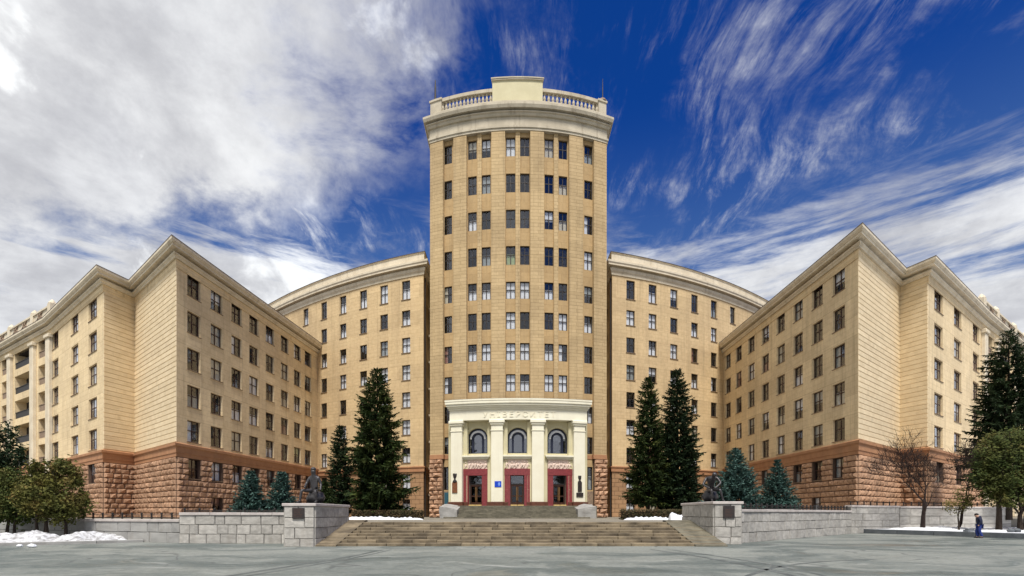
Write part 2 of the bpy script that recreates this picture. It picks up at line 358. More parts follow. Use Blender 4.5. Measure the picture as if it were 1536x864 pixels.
# ------------------------------------------------------------------ ground
ZT = 1.2                                   # level of the terrace the building stands on
def ground_mat():
    m = bpy.data.materials.new('worn_asphalt'); m.use_nodes = True; g = G(m.node_tree); b = m.node_tree.nodes['Principled BSDF']
    tc = g.n('ShaderNodeTexCoord').outputs['Object']
    w = g.vm('ADD', tc, g.vm('SCALE', g.noise(tc, 0.12, 3, 0.5, col=True), 9.0))
    big = g.noise(g.mapping(w, (4, 2, 0), (0, 0, R(8)), (0.045, 0.16, 1)), 1.0, 5, 0.55)
    mid = g.noise(g.mapping(w, scale=(0.25, 0.7, 1)), 1.0, 7, 0.62)
    fine = g.noise(tc, 14.0, 6, 0.7)
    col = g.mix(g.ss(big, 0.40, 0.60), (0.092, 0.110, 0.104), (0.195, 0.207, 0.188))
    col = g.mix(g.m('MULTIPLY', g.ss(mid, 0.42, 0.72), 0.55), col, (0.24, 0.25, 0.23))
    col = g.mix(g.m('MULTIPLY', g.ss(g.noise(g.mapping(w, (9, 1, 0), (0, 0, R(-12)), (0.10, 0.9, 1)), 1.0, 6, 0.6), 0.60, 0.74), 0.55), col, (0.36, 0.37, 0.35))
    col = g.mix(1.0, col, g.mix(g.ss(g.noise(tc, 5.0, 9, 0.75), 0.3, 0.7), (0.78, 0.78, 0.78), (1.20, 1.20, 1.20)), 'MULTIPLY')
    vo = g.n('ShaderNodeTexVoronoi', feature='DISTANCE_TO_EDGE'); g.put(vo.inputs['Vector'], w); vo.inputs['Scale'].default_value = 0.16
    crack = g.m('MULTIPLY', g.ss(vo.outputs[0], 0.012, 0.003), g.m('MULTIPLY', g.ss(mid, 0.40, 0.55), 0.55))
    col = g.mix(crack, col, (0.05, 0.055, 0.055))
    g.put(b.inputs['Base Color'], col)
    g.put(b.inputs['Roughness'], g.m('MINIMUM', g.lin(mid, 0.3, 0.7, 0.55, 0.9), g.lin(big, 0.34, 0.50, 0.30, 0.95))); b.inputs['Specular IOR Level'].default_value = 0.35
    bp = g.n('ShaderNodeBump'); bp.inputs['Strength'].default_value = 0.25; bp.inputs['Distance'].default_value = 0.02
    g.put(bp.inputs['Height'], fine); m.node_tree.links.new(bp.outputs[0], b.inputs['Normal'])
    return m
M['ground'] = ground_mat()
mb = MB(); mb.face([(-3000, -3000, 0), (3000, -3000, 0), (3000, 3000, 0), (-3000, 3000, 0)])
tag(mb.build('ground', M['ground']), kind='structure')

M['track'] = mat('tyre_darkened_asphalt', (0.065, 0.075, 0.074), (0.13, 0.142, 0.138), 0.8, 0.6, detail=8)
def track(pts, w):
    mb = MB(); L = []
    P = [Vector((p[0], p[1], 0.004)) for p in pts]
    Q = []
    for i in range(len(P) - 1):
        for k in range(12):
            t = k / 12; p0 = P[max(i - 1, 0)]; p1 = P[i]; p2 = P[i + 1]; p3 = P[min(i + 2, len(P) - 1)]
            Q.append(0.5 * ((2 * p1) + (p2 - p0) * t + (2 * p0 - 5 * p1 + 4 * p2 - p3) * t * t + (3 * p1 - p0 - 3 * p2 + p3) * t ** 3))
    Q.append(P[-1])
    for i, q in enumerate(Q):
        t = (Q[min(i + 1, len(Q) - 1)] - Q[max(i - 1, 0)]).normalized(); nrm = Vector((-t.y, t.x, 0))
        ww = w * (0.35 + 0.65 * min(1, 8 * i / len(Q), 8 * (len(Q) - 1 - i) / len(Q)))
        L.append((q - nrm * ww / 2, q + nrm * ww / 2))
    for i in range(len(L) - 1): mb.face([L[i][0], L[i + 1][0], L[i + 1][1], L[i][1]])
    tag(mb.build('tyre_track', M['track']), kind='structure')
track([(-8.2, 13.0), (-7.4, 16.5), (-6.6, 20.5), (-6.2, 24.6)], 0.22)
track([(-7.7, 13.0), (-6.9, 16.5), (-6.15, 20.5), (-5.8, 24.6)], 0.16)
def pxtrack(pts, w): track([(gx(a, CH * F / (b - HZ)), CH * F / (b - HZ)) for a, b in pts], w)
pxtrack([(975, 824), (1030, 832), (1095, 843), (1170, 859), (1200, 868)], .22)
pxtrack([(1000, 824), (1060, 832), (1130, 843), (1215, 859), (1250, 868)], .16)
pxtrack([(1110, 868), (1160, 852), (1230, 843), (1330, 838)], .16)
track([(15.6, 13.5), (17.2, 15.5), (19.6, 17.8), (23.0, 20.5)], 0.16)
track([(16.0, 13.2), (17.7, 15.2), (20.1, 17.4), (23.5, 20.0)], 0.13)

M['terrace'] = mat('terrace_earth', (0.17, 0.15, 0.115), (0.24, 0.22, 0.18), 0.5, 0.95, 0.4, 6, detail=8)
tp = [(-100, 37.2), (-36.5, 36.6), (-19.2, 30.2), (-12.8, 30.0), (-10.6, 32.6), (11.6, 32.6), (14.6, 33.2), (29.4, 44.6), (35.4, 47.4), (48.6, 50.6), (110, 64), (110, 160), (-100, 160)]
mb = MB()
mb.face([(x, y, ZT) for x, y in tp])
for i in range(len(tp)):
    a = tp[i]; b = tp[(i + 1) % len(tp)]
    mb.face([(a[0], a[1], -0.2), (b[0], b[1], -0.2), (b[0], b[1], ZT), (a[0], a[1], ZT)])
tag(mb.build('terrace', M['terrace']), kind='structure')

# ------------------------------------------------------------------ walls along a plan line
class Path:
    def __init__(s, pts):
        s.p = [Vector((p[0], p[1])) for p in pts]; s.c = [0.0]
        for a, b in zip(s.p, s.p[1:]): s.c.append(s.c[-1] + (b - a).length)
        s.L = s.c[-1]
    def seg(s, t):
        for i in range(len(s.p) - 1):
            if t <= s.c[i + 1] + 1e-9 or i == len(s.p) - 2: return i
    def pos(s, t):
        i = s.seg(t); return s.p[i] + (s.p[i + 1] - s.p[i]) * ((t - s.c[i]) / (s.c[i + 1] - s.c[i]))
    def tan(s, t):
        i = s.seg(t); return (s.p[i + 1] - s.p[i]).normalized()
    def px(s, px, i0=0, i1=None):
        """distance along the line where it crosses the sight line of a column"""
        u = (px - 768) / F
        for i in range(i0, (len(s.p) - 1) if i1 is None else i1):
            a = s.p[i]; d = s.p[i + 1] - a; den = d.x - u * d.y
            if abs(den) < 1e-9: continue
            t = (u * a.y - a.x) / den
            if -1e-6 <= t <= 1 + 1e-6: return s.c[i] + t * (s.c[i + 1] - s.c[i])
        raise ValueError('column %s not on wall' % px)
    def offs(s, o):
        """plan line moved outwards by o (mitred)"""
        out = []
        N = []
        for a, b in zip(s.p, s.p[1:]):
            t = (b - a).normalized(); N.append(Vector((t.y, -t.x)))
        for i, p in enumerate(s.p):
            n1 = N[max(i - 1, 0)]; n2 = N[min(i, len(N) - 1)]
            out.append(p + (n1 + n2) / max(0.25, 1 + n1.dot(n2)) * o)
        return out

def inward(t): return Vector((-t.y, t.x))

def wall(path, z0, z1, ops, depth, name, m, parent, sr=None, off=0.0):
    """a wall with real openings; ops are (s0, s1, z0, z1)"""
    s0, s1 = sr if sr else (0.0, path.L)
    sb = {round(s0, 4), round(s1, 4)} | {round(c, 4) for c in path.c if s0 < c < s1}
    zb = {round(z0, 4), round(z1, 4)}
    O = [tuple(round(v, 4) for v in o) for o in ops]
    for o in O: sb |= {o[0], o[1]}; zb |= {max(o[2], round(z0, 4)), min(o[3], round(z1, 4))}
    sb = sorted(v for v in sb if s0 - 1e-3 <= v <= s1 + 1e-3); zb = sorted(v for v in zb if z0 - 1e-3 <= v <= z1 + 1e-3)
    mb = MB()
    P = {}
    for s in sb:
        p = path.pos(s); n = inward(path.tan(s)); P[s] = p - n * off
    for sa, sc in zip(sb, sb[1:]):
        for za, zc in zip(zb, zb[1:]):
            ms, mz = (sa + sc) / 2, (za + zc) / 2
            if any(o[0] < ms < o[1] and o[2] < mz < o[3] for o in O): continue
            a, c = P[sa], P[sc]
            mb.face([(a.x, a.y, za), (c.x, c.y, za), (c.x, c.y, zc), (a.x, a.y, zc)], [(sa, za), (sc, za), (sc, zc), (sa, zc)])
    for o in O:
        n = inward(path.tan((o[0] + o[1]) / 2)) * depth
        a = path.pos(o[0]) - inward(path.tan(o[0])) * off; c = path.pos(o[1]) - inward(path.tan(o[1])) * off
        q = [(a, o[2]), (c, o[2]), (c, o[3]), (a, o[3])]
        for k in range(4):
            (pa, za), (pb, zb_) = q[k], q[(k + 1) % 4]
            mb.face([(pa.x, pa.y, za), (pa.x + n.x, pa.y + n.y, za), (pb.x + n.x, pb.y + n.y, zb_), (pb.x, pb.y, zb_)],
                    [(o[0], za), (o[0] + depth, za), (o[0] + depth, zb_), (o[0], zb_)])
    return mb.build(name, m, parent)

def sweep(path, prof, name, m, parent, sr=None):
    """moulding of a given profile (outwards, z) carried along the plan line"""
    mb = MB(); rows = [path.offs(o) for o, z in prof]
    idx = range(len(path.p))
    if sr: idx = range(sr[0], sr[1] + 1)
    idx = list(idx)
    for a, b in zip(idx, idx[1:]):
        for k in range(len(prof) - 1):
            z0, z1 = prof[k][1], prof[k + 1][1]
            p, q, r, t = rows[k][a], rows[k][b], rows[k + 1][b], rows[k + 1][a]
            if (p - q).length < 1e-6 and (r - t).length < 1e-6: continue
            mb.face([(p.x, p.y, z0), (q.x, q.y, z0), (r.x, r.y, z1), (t.x, t.y, z1)])
    for e in (idx[0], idx[-1]):
        mb.face([(rows[k][e].x, rows[k][e].y, prof[k][1]) for k in range(len(prof))])
    return mb.build(name, m, parent)

# windows ------------------------------------------------------------
WCACHE = {}
rw = random.Random(5)
def window_mesh(w, h, kind):
    key = (round(w, 2), round(h, 2), kind)
    if key in WCACHE: return WCACHE[key]
    fm = M['frame_dark'] if kind.startswith('t') else M['frame_brown']
    b = 0.085; x = w / 2; z = h / 2; mb = MB()
    mb.box(-x, -x + b, 0, .09, -z, z); mb.box(x - b, x, 0, .09, -z, z)
    mb.box(-x + b, x - b, 0.002, .088, -z, -z + b); mb.box(-x + b, x - b, 0.002, .088, z - b, z)
    tz = z - h * 0.36 if kind.endswith('h') else z - h * 0.46
    mb.box(-x + b, x - b, 0.004, .084, tz - .045, tz + .045)
    bars = [0.0] if w < 2.6 else [-w / 6, w / 6]
    for bx in bars:
        mb.box(bx - .05, bx + .05, 0.006, .08, -z + b, tz - .045); mb.box(bx - .04, bx + .04, 0.006, .08, tz + .045, z - b)
    fr = mb.mesh('window'); fr.materials.append(fm)
    mb = MB(); mb.face([(-x + b, .05, -z + b), (x - b, .05, -z + b), (x - b, .05, z - b), (-x + b, .05, z - b)])
    gl = mb.mesh('pane'); gl.materials.append(M['glass'])
    mb = MB(); mb.bevbox(-x - .10, x + .10, -.30, .02, -.07, 0.0, 0.012)
    si = mb.mesh('sill'); si.materials.append(M['sill'])
    def cloth(x0, x1, z0, z1, nm):
        mb = MB(); n = 14; P = []
        for i in range(n + 1):
            xx = x0 + (x1 - x0) * i / n; P.append((xx, .13 + .03 * math.sin(i * 2.1)))
        for i in range(n): mb.face([(P[i][0], P[i][1], z0), (P[i + 1][0], P[i + 1][1], z0), (P[i + 1][0], P[i + 1][1], z1), (P[i][0], P[i][1], z1)])
        return mb.mesh(nm)
    cur = []
    for v in range(4):
        if v == 0: cur.append(cloth(-x + .02, x - .02, -z, z, 'curtain'))
        elif v == 1: cur.append(cloth(-x + .02, x - .02, -z, z - h * .40, 'curtain'))
        elif v == 2: cur.append(cloth(-x + .02, x - .02, z - h * .55, z, 'blind'))
        else: cur.append(cloth(-x + .02, x * .05, -z, z, 'curtain'))
    WCACHE[key] = (fr, gl, si, cur)
    return WCACHE[key]

def add_window(parent, p, rz, zc, w, h, kind, inset=0.2, curtain=0.5, bright=None, sill=True):
    fr, gl, si, cur = window_mesh(w, h, kind)
    n = Vector((-math.sin(rz), math.cos(rz)))
    o = link('window', fr, parent); place(o, p.x + n.x * inset, p.y + n.y * inset, zc, rz)
    g_ = link('pane', gl, o); g_.rotation_euler = (rw.uniform(-.012, .012), 0, rw.uniform(-.02, .02))
    if sill:
        s_ = link('sill', si, o); s_.location = (0, 0, -h / 2 - 0.002)
    if rw.random() < curtain:
        v = rw.choice((0, 0, 1, 1, 2, 3)); k = rw.choices(range(5), (6, 2.0, 1.6, 2.6, 0.25))[0]
        if bright: k = 0; v = rw.choice((0, 1))
        me = cur[v]
        c_ = bpy.data.objects.new(me.name.split('.')[0], me); C.objects.link(c_); c_.parent = o
        if not me.materials: me.materials.append(M['curtains'][0])
        c_.material_slots[0].link = 'OBJECT'; c_.material_slots[0].material = M['curtains'][k]
    return o

# stones --------------------------------------------------------------
def stone_variants(n, bulge, jit, mlist, seed):
    rnd = random.Random(seed); out = []
    for k in range(n):
        j = lambda a: rnd.uniform(-a, a)
        e = 0.03 if bulge > .2 else 0.008
        ins = .14 if bulge > .2 else .03
        V = [(-.5 + e, 0, e), (.5 - e, 0, e), (.5 - e, 0, 1 - e), (-.5 + e, 0, 1 - e)]
        V += [(-.5 + e + j(jit * .3), -.5, e + j(jit * .3)), (.5 - e + j(jit * .3), -.5, e + j(jit * .3)), (.5 - e + j(jit * .3), -.5, 1 - e + j(jit * .3)), (-.5 + e + j(jit * .3), -.5, 1 - e + j(jit * .3))]
        V += [(-.5 + ins + j(jit), -1 + j(bulge), ins + j(jit)), (.5 - ins + j(jit), -1 + j(bulge), ins + j(jit)), (.5 - ins + j(jit), -1 + j(bulge), 1 - ins + j(jit)), (-.5 + ins + j(jit), -1 + j(bulge), 1 - ins + j(jit))]
        V += [(j(.15), -1.0 - bulge + j(bulge), .5 + j(.12))]
        Fc = []
        for a in (0, 4):
            for i in range(4): Fc.append((a + i, a + (i + 1) % 4, a + 4 + (i + 1) % 4, a + 4 + i))
        for i in range(4): Fc.append((8 + i, 8 + (i + 1) % 4, 12))
        out.append((V, Fc))
    return out
ROUGH = stone_variants(7, .30, .07, None, 3)
FLAT = stone_variants(7, .12, .02, None, 4)
SM = {}
def stone_mesh(kind, k, m):
    key = (kind, k, m.name)
    if key not in SM:
        mb = MB(); V, Fc = (ROUGH if kind == 'r' else FLAT)[k]; mb.raw([Vector(v) for v in V], Fc)
        me = mb.mesh('stone'); me.materials.append(m); SM[key] = me
    return SM[key]

def lay_stones(parent, specs, kind, m, name='stone_block', limit=290):
    """specs: (x, y, z, rz, w, depth, h). The largest in view are objects, the rest one part."""
    rnd = random.Random(len(specs))
    def size(sp):
        dx, dy = math.cos(sp[3]) * sp[4] / 2, math.sin(sp[3]) * sp[4] / 2
        return abs((sp[0] + dx) / max(sp[1] + dy, 1) - (sp[0] - dx) / max(sp[1] - dy, 1)) * sp[6] / max(sp[1], 1)
    specs = sorted(specs, key=size, reverse=True)
    rest = MB()
    for i, (x, y, z, rz, w, dp, h) in enumerate(specs):
        k = rnd.randrange(7)
        if i < limit:
            o = link(name, stone_mesh(kind, k, m), parent); place(o, x, y, z, rz, (w, dp, h))
        else:
            V, Fc = (ROUGH if kind == 'r' else FLAT)[k]
            T = Matrix.Translation((x, y, z)) @ Matrix.Rotation(rz, 4, 'Z') @ Matrix.Diagonal((w, dp, h, 1))
            rest.raw([T @ Vector(v) for v in V], Fc)
    if rest.v: tag(rest.build(name + 's', m, parent), kind='stuff')

def stone_rows(path, sa, sb, z0, z1, hmean, wmean, dp, ops, rnd, off=0.0, wj=0.3, gap=.03):
    out = []; n = max(1, round((z1 - z0) / hmean)); hh = (z1 - z0) / n
    for r in range(n):
        z = z0 + r * hh; s = sa; first = True
        while s < sb - 0.05:
            w = wmean * rnd.uniform(1 - wj, 1 + wj)
            if first and r % 2: w *= 0.55
            first = False
            if s + w > sb - 0.35 * wmean: w = sb - s
            a, b = s, s + w; s += w
            cut = [(o[0], o[1]) for o in ops if o[2] < z + hh - .05 and o[3] > z + .05 and o[0] < b and o[1] > a]
            for c in cut:
                if c[0] <= a and c[1] >= b: a = b; break
                if c[0] > a and c[1] >= b: b = c[0]
                elif c[0] <= a: a = c[1]
                else: b = c[0]
            if b - a < 0.18: continue
            mid = (a + b) / 2; p = path.pos(mid); t = path.tan(mid); nn = inward(t)
            out.append((p.x - nn.x * off, p.y - nn.y * off, z + 0.012, math.atan2(t.y, t.x), b - a - gap, dp * rnd.uniform(.8, 1.2), hh - gap))
    return out

# ------------------------------------------------------------------ the seven-storey front wings
ROWS = [26.04, 22.1, 18.2, 14.25, 10.5, 6.5, 2.75]
def front_wing(label, pts, mir, cols, ocols, seed, tail):
    rnd = random.Random(seed)
    root = empty('building_wing', (pts[0][0] if not mir else pts[-1][0], pts[0][1] if not mir else pts[-1][1], ZT))
    root.location = (0, 0, 0)
    tag(root, label, 'building', 'front wings of the university building')
    P = Path(pts); ops = []; wins = []
    nseg = len(pts) - 1
    # segments: left wing D2 D1 C N A B ; right wing B A N C D1 D2
    if not mir: i_log, i_out, i_cn, i_na, i_in = 0, 1, 2, 3, 4
    else: i_in, i_na, i_cn, i_out, i_log = 0, 1, 2, 3, 4
    for ci, px in enumerate(cols):
        s = P.px(px, i_in, i_in + 1)
        for ri, z in enumerate(ROWS):
            w, h = (2.0, 2.3) if ri < 5 else ((1.9, 2.1) if ri == 5 else (1.9, 1.6))
            if ri == 6 and ci == 0: continue
            ops.append((s - w / 2, s + w / 2, z - h / 2, z + h / 2)); wins.append((s, z, w, h, 'n'))
    for px in ocols:
        s = P.px(px, i_out, i_out + 1)
        for ri, z in enumerate(ROWS[:6]):
            w, h = 3.3, 2.4
            ops.append((s - w / 2, s + w / 2, z - h / 2, z + h / 2)); wins.append((s, z, w, h, 'n'))
    # loggias of the outermost stretch
    sl0, sl1 = P.c[i_log], P.c[i_log + 1]; L = sl1 - sl0
    logs = []
    for f0, f1 in ((0.10, 0.24), (0.36, 0.66), (0.78, 0.93)):
        if mir: f0, f1 = 1 - f1, 1 - f0
        for z in ROWS[:6]: logs.append((sl0 + f0 * L, sl0 + f1 * L, z - 1.5, z + 1.35))
    upper = [o for o in ops if o[2] > 9.08]; lower = [o for o in ops if o[2] <= 9.08]
    wall(P, 9.08, 27.2, upper, 0.35, 'upper_wall', M['wall_wing'], root, (0, P.L) if False else ((P.c[1], P.L) if not mir else (0, P.c[4])))
    wall(P, ZT - .1, 7.6, lower, 0.30, 'plinth_wall', M['granite_core'], root, (P.c[1], P.L) if not mir else (0, P.c[4]))
    wall(P, ZT - .1, 27.2, logs, 1.5, 'loggia_wall', M['wall_wing'], root, (sl0, sl1))
    for (s, z, w, h, k) in wins:
        t = P.tan(s); add_window(root, P.pos(s), math.atan2(t.y, t.x), z, w, h, k, 0.22, 0.62)
    for o in logs:
        s = (o[0] + o[1]) / 2; p = P.pos(s); t = P.tan(s); rz = math.atan2(t.y, t.x); w = o[1] - o[0]
        T = Matrix.Translation((p.x, p.y, o[2])) @ Matrix.Rotation(rz, 4, 'Z')
        mb = MB(); mb.box(-w / 2 - .1, w / 2 + .1, 1.42, 1.6, -.1, 2.95, T)
        mb.build('loggia_back', M['room'], root)
        mb = MB(); mb.bevbox(-w / 2 + .02, w / 2 - .02, .12, .26, 0.0, .95, .03, T)
        mb.box(-w / 2 + .02, w / 2 - .02, .06, .32, .96, 1.06, T)
        mb.build('loggia_parapet', M['iron'] if w > 4 else M['sill'], root)
    # pilasters between the loggias
    for f in (0.03, 0.30, 0.72, 0.98):
        if mir: f = 1 - f
        s = sl0 + f * L; p = P.pos(s); t = P.tan(s)
        T = Matrix.Translation((p.x, p.y, 0)) @ Matrix.Rotation(math.atan2(t.y, t.x), 4, 'Z')
        mb = MB(); mb.bevbox(-.75, .75, -.45, .05, ZT, 26.6, .08, T); mb.bevbox(-.95, .95, -.62, .05, 26.6, 27.15, .08, T)
        mb.build('pilaster', M['cornice'], root)
    # roof, rear and room lining painted dark
    poly = [tuple(p) for p in P.p] + tail
    mb = MB(); mb.face([(x, y, 28.75) for x, y in poly])
    back = [tuple(P.p[-1])] + tail + [tuple(P.p[0])]
    for a, b in zip(back, back[1:]): mb.face([(a[0], a[1], ZT), (b[0], b[1], ZT), (b[0], b[1], 28.75), (a[0], a[1], 28.75)])
    mb.build('roof', M['rooftin'], root)
    inn = P.offs(-2.6)
    mb = MB()
    for a, b in zip(inn, inn[1:]): mb.face([(a.x, a.y, ZT), (b.x, b.y, ZT), (b.x, b.y, 27.0), (a.x, a.y, 27.0)])
    for z in [r - 1.75 for r in ROWS[:6]] + [27.0]:
        for a, b, c_, d in zip(P.p, P.p[1:], inn, inn[1:]):
            e = 0.004
            oa, ob = P.offs(-.4)[P.p.index(a)], P.offs(-.4)[P.p.index(b)]
            mb.face([(oa.x, oa.y, z), (ob.x, ob.y, z), (d.x, d.y, z), (c_.x, c_.y, z)])
    mb.build('rooms', M['room'], root)
    # mouldings
    sweep(P, [(0, 7.6), (.10, 7.6), (.10, 7.95), (.16, 8.0), (.16, 8.55), (.30, 8.7), (.30, 8.95), (0.0, 9.08)], 'belt_course', M['belt'], root)
    sweep(P, [(0, 27.0), (.07, 27.0), (.07, 27.12), (.12, 27.2), (.12, 27.8), (0, 27.8)], 'frieze', M['wall_wing'], root)
    sweep(P, [(.0, 27.82), (.30, 27.82), (.34, 27.95), (.50, 28.08), (.50, 28.22), (.12, 28.24), (.12, 28.5), (0, 28.5)], 'bed_moulding', M['cornice'], root)
    sweep(P, [(.1, 28.5), (.84, 28.5), (.84, 28.72), (.90, 28.74), (1.04, 28.95), (1.04, 29.2), (0, 29.2)], 'cornice', M['cornice'], root)
    sweep(P, [(0, 29.2), (1.06, 29.2), (1.06, 29.27), (-.6, 29.62), (-.6, 29.2)], 'roof_edge', M['rooftin'], root)
    # facing laid in courses on the two blank end walls
    for i, (e0, e1) in ((i_na, (0, 0)), (i_cn, (0, 0))):
        a, b = P.p[i], P.p[i + 1]; t = (b - a).normalized(); Ls = (b - a).length; rz = math.atan2(t.y, t.x)
        key = 'c%d%s' % (i, mir)
        mb = MB(); mb.bevbox(0.0, Ls, -.075, .02, .03, .50, .02); me = mb.mesh('facing_course'); me.materials.append(M['course'])
        k = 0
        while 9.10 + k * .5185 < 26.9:
            o = link('facing_course', me, root); place(o, a.x, a.y, 9.10 + k * .5185, rz); k += 1
    # rough granite blocks of the plinth
    specs = []
    for i in (i_na, i_cn, i_out, i_in):
        sa, sb = P.c[i], P.c[i + 1]
        if i == i_in:
            if not mir: sb = min(sb, P.px(472, i_in, i_in + 1))
            else: sa = max(sa, P.px(1087, i_in, i_in + 1))
        specs += stone_rows(P, sa, sb, ZT, 7.58, .58, .90, .19, lower, rnd, 0.0, .38, .045)
    lay_stones(root, specs, 'r', M['granite'])
    # attic with scrollwork above the loggias
    a, b = P.p[i_log], P.p[i_log + 1]; t = (b - a).normalized(); rz = math.atan2(t.y, t.x)
    T = Matrix.Translation((a.x, a.y, 0)) @ Matrix.Rotation(rz, 4, 'Z')
    mb = MB(); mb.box(-.2, L + .2, -.2, .5, 29.3, 31.0, T); mb.build('attic_wall', M['cornice'], root)
    mb = MB(); mb.box(-.4, L + .4, -.36, .6, 31.0, 31.25, T); mb.build('attic_coping', M['cornice'], root)
    for f in (0.0, 0.30, 0.72, 1.0):
        mb = MB(); x = (1 - f if mir else f) * L
        mb.bevbox(x - .5, x + .5, -.42, .55, 29.35, 31.55, .06, T); mb.lathe([(.5, 31.55), (.34, 31.8), (.1, 32.1)], 8, T @ Matrix.Translation((x, .05, 0))); mb.build('attic_post', M['cornice'], root)
    for f in (.15, .42, .58, .84):
        x = (1 - f if mir else f) * L; mb = MB()
        for sgn in (-1, 1):
            pts_ = []
            for k in range(22):
                q = k / 21; an = q * 4.6 * sgn + 1.57; rr = .85 * (1 - q * .75)
                pts_.append(T @ Vector((x + sgn * .95 + rr * math.cos(an), -.26, 30.15 + rr * .85 * math.sin(an))))
            mb.tube(pts_, .11, 5)
        mb.tube([T @ Vector((x - 1.9, -.26, 29.55)), T @ Vector((x, -.26, 30.75)), T @ Vector((x + 1.9, -.26, 29.55))], .09, 5)
        mb.build('scroll_ornament', M['sill'], root)
    return root, P

LW, LP = front_wing('seven-storey ochre wing whose blank corner rises above the concrete wall and snow heap',
    [(-87, 86.5), (-65.3, 72.7), (-46.6, 58.4), (-45.8, 62.2), (-34.45, 52.6), (-31.4, 88.0)], False,
    [291, 325, 355, 381, 405, 427, 446, 462], [139, 112, 83], 1, [(-31.4, 118), (-62, 124)])
RW, RP = front_wing('seven-storey ochre wing whose blank corner rises behind the spreading leafless tree',
    [(34.5, 88.0), (34.2, 50.6), (44.7, 59.1), (45.7, 56.25), (65.0, 70.85), (86.0, 86.0)], True,
    [1258, 1226, 1197, 1171, 1148, 1127, 1108, 1092], [1408, 1436.6, 1464], 2, [(62, 124), (34.5, 118)])

# ------------------------------------------------------------------ the taller rear wings
BROWS = [34.5, 30.4, 26.4, 22.4, 18.4, 14.35, 10.25, 6.4, 2.95]
def rear_wing(label, mir, cols, tcol):
    root = empty('building_wing'); tag(root, label, 'building', 'rear wings of the university building')
    pts = []
    if not mir:
        for k in range(34):
            t = 33 - k; pts.append((-12.8 - t * 1.05, 74.1 + .351 * t * 1.05 + .008 * (t * 1.05) ** 2))
        pts.append((-12.75, 92)); fi = 0; fl = 33
    else:
        pts.append((14.45, 92))
        for k in range(34):
            t = k * 1.05; pts.append((14.5 + t, 74.15 + .30 * t + .0082 * t * t))
        fi = 1; fl = 34
    P = Path(pts); ops = []; wins = []
    for ci, px in enumerate(cols):
        s = P.px(px, fi, fl)
        for ri, z in enumerate(BROWS):
            w, h = (1.42, 2.75) if ri == 0 else (1.42, 2.2)
            if ri > 6 and ci > 4: continue
            if ri > 2 and ci > 4: continue
            if ri == 8: h = 1.7
            ops.append((s - w / 2, s + w / 2, z - h / 2, z + h / 2)); wins.append((s, z, w, h, 't'))
    up = [o for o in ops if o[2] > 8.3]; lo = [o for o in ops if o[2] <= 8.3]
    wall(P, 8.6, 36.5, up, .35, 'upper_wall', M['backwall'], root)
    wall(P, ZT - .1, 7.8, lo, .35, 'plinth_wall', M['plinth_wall'], root)
    for (s, z, w, h, k) in wins:
        t = P.tan(s); add_window(root, P.pos(s), math.atan2(t.y, t.x), z, w, h, k, 0.2, 0.7, bright=(rw.random() < .55))
    sweep(P, [(0, 7.8), (.14, 7.8), (.14, 8.3), (.24, 8.4), (.24, 8.55), (0, 8.6)], 'belt_course', M['belt'], root)
    sweep(P, [(0, 36.3), (.10, 36.3), (.12, 36.6), (.28, 36.85), (.32, 37.1), (.32, 37.2), (.06, 37.22), (.06, 37.45), (0, 37.45)], 'bed_moulding', M['cornice'], root)
    sweep(P, [(0, 37.45), (.66, 37.46), (.66, 37.66), (.76, 37.85), (.76, 38.12), (0, 38.25)], 'cornice', M['cornice'], root)
    sweep(P, [(-.3, 38.2), (.12, 38.2), (.12, 39.35), (.22, 39.4), (.22, 39.5), (-.3, 39.5)], 'parapet', M['cornice'], root)
    sweep(P, [(-.4, 39.5), (.28, 39.5), (.28, 39.56), (-.4, 39.6)], 'parapet_flashing', M['rooftin'], root)
    inn = P.offs(-2.6); mb = MB(); o4 = P.offs(-.4)
    rng = range(fi, fl)
    for i in rng: mb.face([(inn[i].x, inn[i].y, ZT), (inn[i + 1].x, inn[i + 1].y, ZT), (inn[i + 1].x, inn[i + 1].y, 36.6), (inn[i].x, inn[i].y, 36.6)])
    for z in [r - 1.8 for r in BROWS[:8]] + [36.6]:
        for i in rng: mb.face([(o4[i].x, o4[i].y, z), (o4[i + 1].x, o4[i + 1].y, z), (inn[i + 1].x, inn[i + 1].y, z), (inn[i].x, inn[i].y, z)])
    mb.build('rooms', M['room'], root)
    mb = MB(); front = [tuple(p) for p in P.p]
    tail = [(-12.75, 112), (-48, 122)] if not mir else [(49.2, 122), (14.45, 112)]
    mb.face([(x, y, 38.0) for x, y in front + tail])
    bk = [front[-1]] + tail + [front[0]]
    for a, b in zip(bk, bk[1:]): mb.face([(a[0], a[1], ZT), (b[0], b[1], ZT), (b[0], b[1], 38), (a[0], a[1], 38)])
    mb.build('roof', M['rooftin'], root)
    # deep stair recess between this wing and the tower
    x0, x1 = (-12.6, -9.6) if not mir else (11.2, 14.3)
    mb = MB(); mb.box(x0 + .02, x1, 80.0, 80.4, ZT, 36.4); mb.build('stair_recess_back', M['room'], root)
    mb = MB(); mb.box(x0 + .01, x1, 78.2, 80.6, 36.4, 38.9); mb.build('stair_recess_head', M['cornice'], root)
    for k in range(9):
        z = 4.4 + 4.0 * k
        mb = MB(); mb.box(x0 + .03, x1, 77.2, 79.9, z, z + .28); mb.build('stair_landing', M['cornice'], root)
    xr = -11.55 if not mir else 13.35
    mb = MB(); mb.tube([(xr + (-1.1 if not mir else 1.0), 74.6, ZT), (xr + (-1.1 if not mir else 1.0), 74.6, 36)], .10, 8); mb.build('drain_pipe', M['frame_dark'], root)
    return root
rear_wing('nine-storey curved rear wing partly hidden by one tall and one slim dark spruce', False, [609, 576, 545, 514.5, 486, 458.7], None)
rear_wing('nine-storey curved rear wing beside the tower, partly hidden by a close pair of tall spruces', True, [946, 979, 1011, 1042, 1071, 1099], None)

